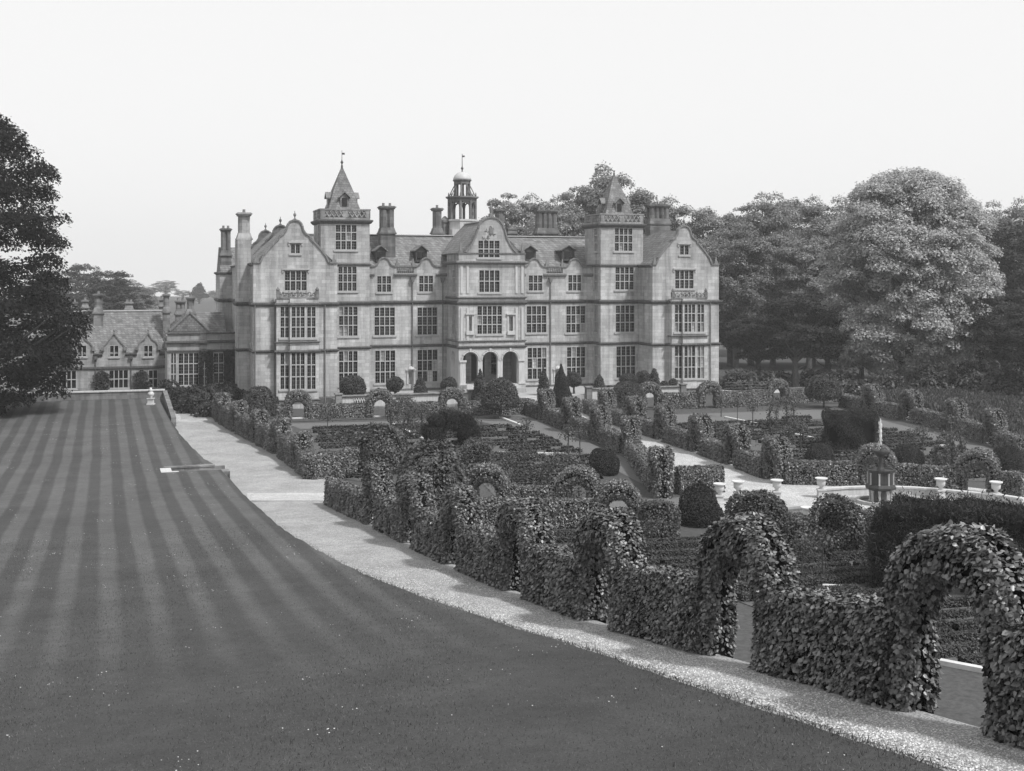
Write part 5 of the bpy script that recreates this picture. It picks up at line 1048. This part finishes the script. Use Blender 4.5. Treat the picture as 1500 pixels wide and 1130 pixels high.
chimney(hu(953, 9), hu(981, 9), 9, 10.3, 14, hp(960, 329, 9)[1], hp(960, 300, 9)[1], 4, HO)
chimney(bx0 + .15, uL0 + .15, 4.2, 5.7, 16, 16.62, hp(358, 312, 4.5)[1], 1, HO, 'stone')
chimney(lx + .25, lx + 1.35, 27, 28.2, 13.6, 15.4, hp(332, 335, 27)[1], 2, HO)
chimney(hu(745, 14), hu(756, 14), 14, 15, 15, 17.9, 18.6, 1, HO)
# cupola
cu, cv = hu(677, 16), 16.0; s = MB().lathe(cu, cv, [(1.75, 15), (1.75, 19.35), (1.85, 19.4), (1.85, 19.6)], 8, pi / 8); s.box(cu - 1.6, cu + 1.6, cv - 1.6, cv + 1.6, 14.5, 18.4); co = s.build('cupola', M['dress'], HO)
s = MB()
for k in range(8):
    a = pi / 8 + k * pi / 4; a2 = a + pi / 4; r_ = 1.55; s.lathe(cu + r_ * cos(a), cv + r_ * sin(a), [(.17, 19.6), (.17, 22.0)], 6)
    P0, P1 = (cu + r_ * cos(a), cv + r_ * sin(a)), (cu + r_ * cos(a2), cv + r_ * sin(a2))
    pts = [(P0[0] + (P1[0] - P0[0]) * (.5 - .42 * cos(pi * i / 8)), P0[1] + (P1[1] - P0[1]) * (.5 - .42 * cos(pi * i / 8)), 21.0 + .62 * sin(pi * i / 8)) for i in range(9)]
    s.tube(pts, .09, 4); s.lathe(cu + .86 * cos(a), cv + .86 * sin(a), [(.11, 22.3), (.11, 24.0)], 6)
    s.tube([(cu + 1.55 * cos(a), cv + 1.55 * sin(a), 22.3), (cu + 1.25 * cos(a), cv + 1.25 * sin(a), 22.9), (cu + .95 * cos(a), cv + .95 * sin(a), 23.5)], .06, 5); s.lathe(cu + 1.6 * cos(a), cv + 1.6 * sin(a), [(.06, 22.3), (.09, 22.45), (.04, 22.75)], 5)
s.lathe(cu, cv, [(1.65, 21.65), (1.7, 22.0), (1.95, 22.12), (1.95, 22.28), (.9, 22.35)], 8, pi / 8); s.lathe(cu, cv, [(.95, 23.75), (.98, 24.05), (1.1, 24.12), (1.1, 24.22)], 8, pi / 8); s.build('lantern', M['weather'], co)
s = MB().lathe(cu, cv, [(1.06 * cos(a) + .01, 24.2 + 1.0 * sin(a)) for a in np.linspace(0, pi / 2, 9)], 16); s.build('dome', M['lead'], co, True)
s = MB().lathe(cu, cv, [(.1, 25.15), (.06, 25.4), (.17, 25.6), (.05, 25.8), (.03, 27.3)], 8).box(cu - .02, cu + .3, cv - .02, cv + .02, 26.9, 27.1); s.build('cupola_finial', M['iron'], co)
s = MB().lathe(cu - 2.0, cv + .3, [(.5, 16), (.5, 19.2), (.62, 19.25), (.62, 19.5), (.1, 20.0)], 6); s.build('stair_turret', M['weather'], co)

# ------------------------------------------------------------------ terrace before the house
TR = empty('house_terrace', (*house_xy(0, 0), 0), HA); tag(TR, 'raised stone terrace with a pierced wall and steps before the mansion', 'terrace')
a0, a1, b0, b1 = hu(496, -4), hu(764, -5), hu(808, -5), hu(1000, -4)
MB().box(a0, b1, -4, VR - .05, -.2, TZ).box(uC0 + .4, uC1 - .2, VC - 1.0, VC + .1, TZ, 1.2).build('terrace_floor', M['path_stone'], TR)
for i, (q0, q1) in enumerate(((a0, hu(690, -4)), (hu(862, -4), b1))):
    s = MB(); fr = front(-4.05)
    if i == 0: hole = [(hu(518, -4), hu(536, -4), .35, 1.1)]
    else: hole = [(hu(898, -4), hu(918, -4), .35, 1.1)]
    wall_face(s, fr, q0, q1, -.1, 1.25, hole, .2); s.box(q0, q1, -4.0, -3.85, TZ, 1.245); wo = s.build('terrace_wall', M['dress'], TR)
    s = MB(); s.sweep([(q0, -3.95), (q1, -3.95)], [(-.22, 1.25), (.24, 1.25), (.28, 1.32), (.24, 1.42), (-.22, 1.42)]); s.sweep([(q0, -4.05), (q1, -4.05)], [(0, -.1), (.1, -.1), (.1, .22), (0, .3)]); s.build('coping', M['weather'], wo)
    s = MB(); h = hole[0]
    for k in range(5):
        u = h[0] + (h[1] - h[0]) * k / 5; e = (h[1] - h[0]) / 5; s.tube([(u, -4.07, h[2]), (u + e, -4.07, h[3])], .05, 4); s.tube([(u, -4.07, h[3]), (u + e, -4.07, h[2])], .05, 4)
    s.build('lattice', M['white'], wo); MB().box(h[0], h[1], -4.02, -4.0, h[2], h[3]).build('lattice_back', M['dark'], wo)
    for u in (q0, q1): s = MB().box(u - .3, u + .3, -4.3, -3.7, -.15, 1.5).box(u - .38, u + .38, -4.38, -3.62, 1.503, 1.62); s.build('pier', M['weather'], TR)
for i in range(5): MB().box(a1 - .2 * i, b0 + .2 * i, -4.4 - .42 * i, -4.0 - .42 * i + (0 if i else -.004), -.2, TZ - .15 * (i + 1) + .15).build('step', M['dress'], TR)

# ------------------------------------------------------------------ link room between house and service wing
LK = empty('link_building', (*house_xy(0, 0), 0), HA); tag(LK, 'single storey stone room with tall mullioned windows and ivy joining house and wing', 'building')
v = 8.0; l0, l1 = hu(245, v), bx0 + .6; WLK = hp(300, 487, v)[1]; b = MB()
hl = [HOLE(v, 250, 258.5, 517, 565), HOLE(v, 261, 291.5, 517, 565), HOLE(v, 296, 303, 528, 565), HOLE(v, 312.5, 328, 517, 562)]
wall_face(b, front(v), l0, l1, -.3, WLK, hl); b.box(l0, l1, v + .3, 16, -.3, WLK - .4); b.quad((l0, v, -.3), (l0, v + .3, -.3), (l0, v + .3, WLK), (l0, v, WLK)); b.build('wall', M['wingstone'], LK)
for h, nl in zip(hl, (2, 4, 2, 2)): window(front(v), h, nl, 3, LK, ratios=R3)
s = MB(); w2, w3 = hp(300, 501, v)[1], hp(300, 514, v)[1]; pl = [(l0, 16), (l0, v), (l1, v)]
for ww, hh, d in ((WLK - .08, .22, .16), (w2, .34, .26), (w3, .22, .14), (1.0, .2, .1)): s.sweep(pl, [(0, ww - hh / 2), (d, ww - hh / 4), (d, ww + hh / 4), (0, ww + hh / 2)])
s.build('string_course', M['string'], LK); MB().box(hu(293, v), hu(303, v), v - .1, v + .1, w3 + .2, WLK + .35).build('panel_block', M['weather'], LK)
n = 9000; P = []
while len(P) < n:
    px, py = random.uniform(292, 347), random.uniform(513, 572)
    inw = any(h[0] - .05 < hu(px, v) < h[1] + .05 for h in (hl[3],)) and py < 563
    if inw or (296 < px < 303 and py > 528) or (px > 304 and px < 312 and random.random() < .5) or (random.random() < .25 and px > 338): continue
    u, w_ = hp(px, py, v); P.append((u, v - .08 - .12 * random.random(), w_))
V, Fc = leaf_geo(np.array(P), np.tile((0, -1, .2), (n, 1)), .17); o = link('ivy', mesh_np('ivy', [(V, Fc)], [M['ivy']])); o.location = HO.location; o.rotation_euler = (0, 0, HA); tag(o, 'dark ivy covering the wall of the link building', 'climber', 'wall climbers')
# small gabled roofs behind it
b = MB(); g0, g1 = hu(249, 17), hu(307, 17); pitched(b, g0, g1, 17, 27, WLK - .3, hp(278, 459, 17)[1]); pitched(b, hu(285, 24), lx + .5, 22, 30, 5.8, hp(310, 459, 26)[1], 'u'); b.box(g0 + .1, g1 - .1, 17.1, 26, -.2, WLK - .35); b.build('back_roof', M['wingroof'], LK)
s = MB()
for sg, e in ((g0, 1), (g1, -1)): c = (g0 + g1) / 2; s.hexa([(sg, 16.9, WLK - .3), (c, 16.9, hp(278, 459, 17)[1]), (c, 17.3, hp(278, 459, 17)[1]), (sg, 17.3, WLK - .3), (sg, 16.9, WLK), (c, 16.9, hp(278, 456, 17)[1]), (c, 17.3, hp(278, 456, 17)[1]), (sg, 17.3, WLK)])
s.build('gable_coping', M['trim'], LK)
chimney(hu(274, 18), hu(285, 18), 18, 19, 7, hp(280, 462, 18)[1] + .0, hp(280, 435, 18)[1], 1, LK); chimney(hu(258, 24), hu(271, 24), 24, 25, 6, hp(265, 462, 24)[1], hp(265, 441, 24)[1], 2, LK)

# ------------------------------------------------------------------ low service wing
SW = empty('service_wing', (*house_xy(0, 0), 0), HA); tag(SW, 'low stone service wing with gabled dormers and a long tiled roof behind the lawn', 'building')
v = 20.0; s0, s1 = hu(-110, v), hu(245, v); we, wr, ws = 4.45, hp(180, 457, 24.5)[1], hp(180, 538.6, v)[1]; b = MB()
DG = []
for px, ogee in ((28, 0), (75, 1), (120, 1), (167, 0), (217, 1)): DG.append((hu(px, v), ogee, px))
pf = []
for c, og, px in DG: pf += [(c - 1.16, we), (c - 1.15, we + .65), (c - (.75 if og else .6), we + (1.25 if og else 1.3)), (c - (.35 if og else .3), we + (1.5 if og else 1.72)), (c - .12, we + (1.95 if og else 1.98)), (c, we + 2.12), (c + .12, we + (1.95 if og else 1.98)), (c + (.35 if og else .3), we + (1.5 if og else 1.72)), (c + (.75 if og else .6), we + (1.25 if og else 1.3)), (c + 1.15, we + .65), (c + 1.16, we)]
f = lambda s: float(np.interp(s, [p[0] for p in pf], [p[1] for p in pf])) if any(abs(s - d[0]) < 1.16 for d in DG) else we
hu_ = [HOLE(v, px - 6.5, px + 7, 506, 523) for _, _, px in DG]; hg = [HOLE(v, 159.5, 188, 542, 569), HOLE(v, 217.5, 231, 542, 568), HOLE(v, 26, 58, 543, 570), HOLE(v, 90, 112, 543, 570)]
wall_face(b, front(v), s0, s1, -.3, f, hu_ + hg, cuts=[p[0] for p in pf]); b.quad((s1, v, -.3), (s1, v + 9, -.3), (s1, v + 9, we), (s1, v, we)); b.add([(s1, v, we), (s1, v + 9, we), (s1, v + 4.5, wr + .1)], [(0, 1, 2)]); b.quad((s0, v, -.3), (s0, v + 9, -.3), (s0, v + 9, we), (s0, v, we)); b.quad((s0, v + 9, -.3), (s1, v + 9, -.3), (s1, v + 9, we), (s0, v + 9, we)); b.build('wall', M['wingstone'], SW)
for h in hu_: window(front(v), h, 2, 1, SW, bars=False, hood=False)
for h, nl in zip(hg, (4, 2, 4, 3)): window(front(v), h, nl, 2, SW, bars=False)
s = MB(); pitched(s, s0, s1 - .05, v + .05, v + 9, we - .05, wr, 'u')
for c, og, px in DG:
    for sg in (-1.05, 1.05): s.hexa([(c + sg, v + .3, we + .55), (c, v + .3, we + 1.9), (c, v + 4.2, we + 1.9), (c + sg, v + 4.2, we + .55), (c + sg, v + .3, we + .65), (c, v + .3, we + 2.0), (c, v + 4.2, we + 2.0), (c + sg, v + 4.2, we + .65)])
    for sg in (-1.05, 1.05): s.quad((c + sg, v + .1, we), (c + sg, v + 2.2, we), (c + sg, v + 2.2, we + .6), (c + sg, v + .1, we + .6))
ro = s.build('roof', M['wingroof'], SW); MB().box(s0, s1 - .1, v + 4.35, v + 4.65, wr + .05, wr + .2).build('ridge', M['lead'], ro)
for c, og, px in DG:
    s = MB(); q = [p for p in pf if abs(p[0] - c) < 1.155]; coping(s, front(v), [p[0] for p in q], [p[1] for p in q], th=.12, d0=-.3, d1=.12); finial(s, c, v + .05, we + 2.2, .6); s.box(c - 1.35, c - 1.0, v - .2, v + .2, we + .35, we + .75); s.box(c + 1.0, c + 1.35, v - .2, v + .2, we + .35, we + .75); s.build('dormer_gable', M['trim'], SW)
s = MB(); e = [s0] + [x for c, _, _ in DG for x in (c - 1.2, c + 1.2)] + [s1]
for i in range(0, len(e), 2): s.sweep([(e[i], v), (e[i + 1], v)], [(0, we - .3), (.2, we - .15), (.24, we), (0, we + .05)])
s.sweep([(s0, v), (s1, v), (s1, v + 9)], [(0, ws - .15), (.14, ws - .1), (.14, ws + .1), (0, ws + .15)])
for px in (140, 192, 243): u = hu(px, v); s.tube([(u, v - .1, 0), (u, v - .1, we - .6)], .06, 6); s.box(u - .2, u + .2, v - .3, v, we - .6, we - .25)
s.build('string_course', M['string'], SW)
s = MB()
for q0, q1 in ((v - .1, v + 4.5), (v + 9.1, v + 4.5)): s.hexa([(s1 - .25, q0, we), (s1 + .12, q0, we), (s1 + .12, q1, wr + .15), (s1 - .25, q1, wr + .15), (s1 - .25, q0, we + .25), (s1 + .12, q0, we + .25), (s1 + .12, q1, wr + .42), (s1 - .25, q1, wr + .42)])
s.build('gable_coping', M['trim'], SW)
for x0, x1, vv, y0, y1, n in ((138, 150, 23, 460, 431, 1), (121, 128, 26, 452, 440, 1), (105, 112, 26, 452, 443, 1), (184, 194, 27, 455, 443, 2), (239.5, 248, 21.5, 459, 431, 1), (234, 240, 26, 450, 438, 1)):
    chimney(hu(x0, vv), hu(x1, vv), vv, vv + 1.0, we + .5, hp(x0, y0, vv)[1], hp(x0, y1, vv)[1], n, SW)
for px0, px1, lb in ((139, 159, 'dark creeper left of the wide ground floor window of the service wing'), (197, 217, 'dark creeper between the two ground floor windows of the service wing')):
    n = 2200; P = []
    for _ in range(n): px, py = random.gauss((px0 + px1) / 2, (px1 - px0) / 4.5), random.uniform(542, 575); u, w_ = hp(px, py + abs(px - (px0 + px1) / 2) * .5, v); P.append((u, v - .1 - .3 * random.random(), w_))
    V, Fc = leaf_geo(np.array(P), np.tile((0, -1, .2), (n, 1)), .2); o = link('wall_creeper', mesh_np('creeper', [(V, Fc)], [M['ivy']])); o.location = HO.location; o.rotation_euler = (0, 0, HA); tag(o, lb, 'climber', 'wall climbers')
# retaining wall at the end of the lawn, urn and shrubs
r = empty('lawn_wall'); tag(r, 'low pale stone wall ending the striped lawn before the service wing', 'wall'); p0 = from_th(TEND, edge_h(TEND) + bankw(TEND) - .2); d = (HCA, HSA); zt = zl(TEND) + .72
q = [(p0[0] - d[0] * 70, p0[1] - d[1] * 70), p0, from_th(108, hL(108) + bankw(108) - .15)]
sl = MB(); sl.sweep(q[:2], [(-.3, -.1), (.15, -.1), (.15, zt), (-.3, zt)])
n0, n1 = q[1], q[2]; k = np.array((n1[1] - n0[1], -(n1[0] - n0[0]))); k = k / np.linalg.norm(k) * .2
for s_ in (1,): sl.hexa([(n0[0] - k[0], n0[1] - k[1], -.1), (n1[0] - k[0], n1[1] - k[1], -.1), (n1[0] + k[0], n1[1] + k[1], -.1), (n0[0] + k[0], n0[1] + k[1], -.1), (n0[0] - k[0], n0[1] - k[1], zt), (n1[0] - k[0], n1[1] - k[1], zl(108) - .25), (n1[0] + k[0], n1[1] + k[1], zl(108) - .25), (n0[0] + k[0], n0[1] + k[1], zt)])
sl.build('wall_body', M['weather'], r); MB().sweep(q[:2], [(-.36, zt + .003), (.24, zt + .003), (.24, zt + .13), (-.36, zt + .13)]).build('coping', M['dress'], r)
ux, uy = G(221, 593, zl(115)); th_ = to_th(ux, uy); zu = zl(th_[0]) - .03; r = empty('lawn_urn', (ux, uy, zu)); tag(r, 'white stone vase on a pedestal at the far corner of the lawn', 'urn')
MB().box(-.32, .32, -.32, .32, 0, .14).box(-.24, .24, -.24, .24, .14, .55).box(-.3, .3, -.3, .3, .553, .63).build('pedestal', M['white'], r); MB().lathe(0, 0, [(.2, .63), (.12, .72), (.27, .88), (.31, 1.05), (.2, 1.2), (.15, 1.26), (.24, 1.34), (.12, 1.45), (.06, 1.6)], 14).build('vase', M['white'], r, True)
GL = 'shrubs below the link building'
for px, py, R, H, lb in ((243, 594, 1.3, 2.4, 'dark shrub at the foot of the lawn wall end'), (268, 600, 1.5, 2.3, 'dark shrub beside the short path, left of the big shrubs'), (292, 604, 1.9, 2.6, 'largest dark shrub under the ivy covered link wall'), (318, 598, 1.6, 2.5, 'dark shrub under the right link window'), (340, 594, 1.4, 2.3, 'dark shrub at the left corner of the house'), (302, 610, 1.2, 1.3, 'low shrub beside the far end of the gravel path')):
    bush(px, py, dome_prof(R, H), 'ivy', .2, lb, 'shrub', 'shrub', GL, amp=.25, cov=1.8)
for nm, px0, py0, hh, lb in (('rose_bush', 480, 592, 1.5, 'rose bush against the left bay plinth'), ('rose_bush', 460, 594, 1.4, 'rose bush below the left bay window')):
    bush(px0, py0, dome_prof(.9, hh), 'rose', .14, lb, 'bush', nm, 'roses at the house foot', amp=.2)
sheet('flower_border', [(500, 590), (690, 589), (690, 593), (500, 595)], -.01, M['soil'])
for i in range(9):
    px = 505 + i * 20 + random.uniform(-4, 4); bush(px, 592, dome_prof(random.uniform(.5, .75), random.uniform(.5, .9)), 'reed' if i % 3 == 1 else 'rose', .13, '%s flowering clump from the left along the foot of the terrace wall' % ORD[i], 'flowers', 'flower_clump', 'flower clumps below the terrace wall', amp=.2, cov=1.3)

# ------------------------------------------------------------------ haze, sky, sun, camera
hz = MB().box(-610, 610, -95, 930, -1.2, 42).build('haze', []); hz['kind'] = 'stuff'; hz['label'] = 'thin pale haze between the garden and the distant trees'
m = bpy.data.materials.new('haze_air'); m.use_nodes = True; nt = m.node_tree; nt.nodes.clear(); o_ = nt.nodes.new('ShaderNodeOutputMaterial'); pv = nt.nodes.new('ShaderNodeVolumePrincipled'); pv.inputs['Color'].default_value = g3(.95); pv.inputs['Density'].default_value = HAZE = .00038; pv.inputs['Anisotropy'].default_value = .2
nt.links.new(pv.outputs[0], o_.inputs['Volume']); hz.data.materials.append(m)
SUNV = (.70, -.56); EL = radians(54)
w_ = bpy.data.worlds.new('World'); bpy.context.scene.world = w_; w_.use_nodes = True; nt = w_.node_tree; bg = nt.nodes['Background']
sk = nt.nodes.new('ShaderNodeTexSky'); sk.sky_type = 'NISHITA'; sk.sun_disc = False; sk.sun_elevation = EL; sk.sun_rotation = atan2(SUNV[0], SUNV[1]); sk.dust_density = 5; sk.air_density = 1.2; sk.altitude = 0
bwn = nt.nodes.new('ShaderNodeRGBToBW'); nt.links.new(sk.outputs[0], bwn.inputs[0]); vm = nt.nodes.new('ShaderNodeMix'); vm.data_type = 'RGBA'; vm.inputs[0].default_value = .78; vm.inputs[7].default_value = g3(7.25); nt.links.new(bwn.outputs[0], vm.inputs[6]); nt.links.new(vm.outputs[2], bg.inputs['Color']); bg.inputs['Strength'].default_value = .15
L = bpy.data.lights.new('sun', 'SUN'); L.energy = 3.9; L.angle = radians(5); L.color = (1, 1, 1); lo = bpy.data.objects.new('sun', L); C.objects.link(lo)
from mathutils import Vector
hv = math.hypot(*SUNV); lo.rotation_euler = Vector((-SUNV[0] / hv * cos(EL), -SUNV[1] / hv * cos(EL), -sin(EL))).to_track_quat('-Z', 'Y').to_euler(); lo.location = (0, 0, 60)
cam = bpy.data.cameras.new('camera'); co_ = bpy.data.objects.new('camera', cam); C.objects.link(co_); co_.location = (0, 0, ZC); co_.rotation_euler = (pi / 2, 0, 0)
cam.sensor_width = 36; cam.sensor_fit = 'HORIZONTAL'; cam.lens = 36 * F / 1500; cam.shift_y = -(565 - HOR) / 1500; cam.clip_end = 3000; cam.clip_start = .1
sc = bpy.context.scene; sc.camera = co_
sc.view_settings.view_transform = 'Standard'; sc.view_settings.look = 'None'; sc.view_settings.exposure = 0; sc.view_settings.gamma = 1
sc.cycles.max_bounces = 5; sc.cycles.diffuse_bounces = 1; sc.cycles.volume_bounces = 1; sc.cycles.transmission_bounces = 4; sc.cycles.transparent_max_bounces = 8
sc.cycles.use_denoising = True
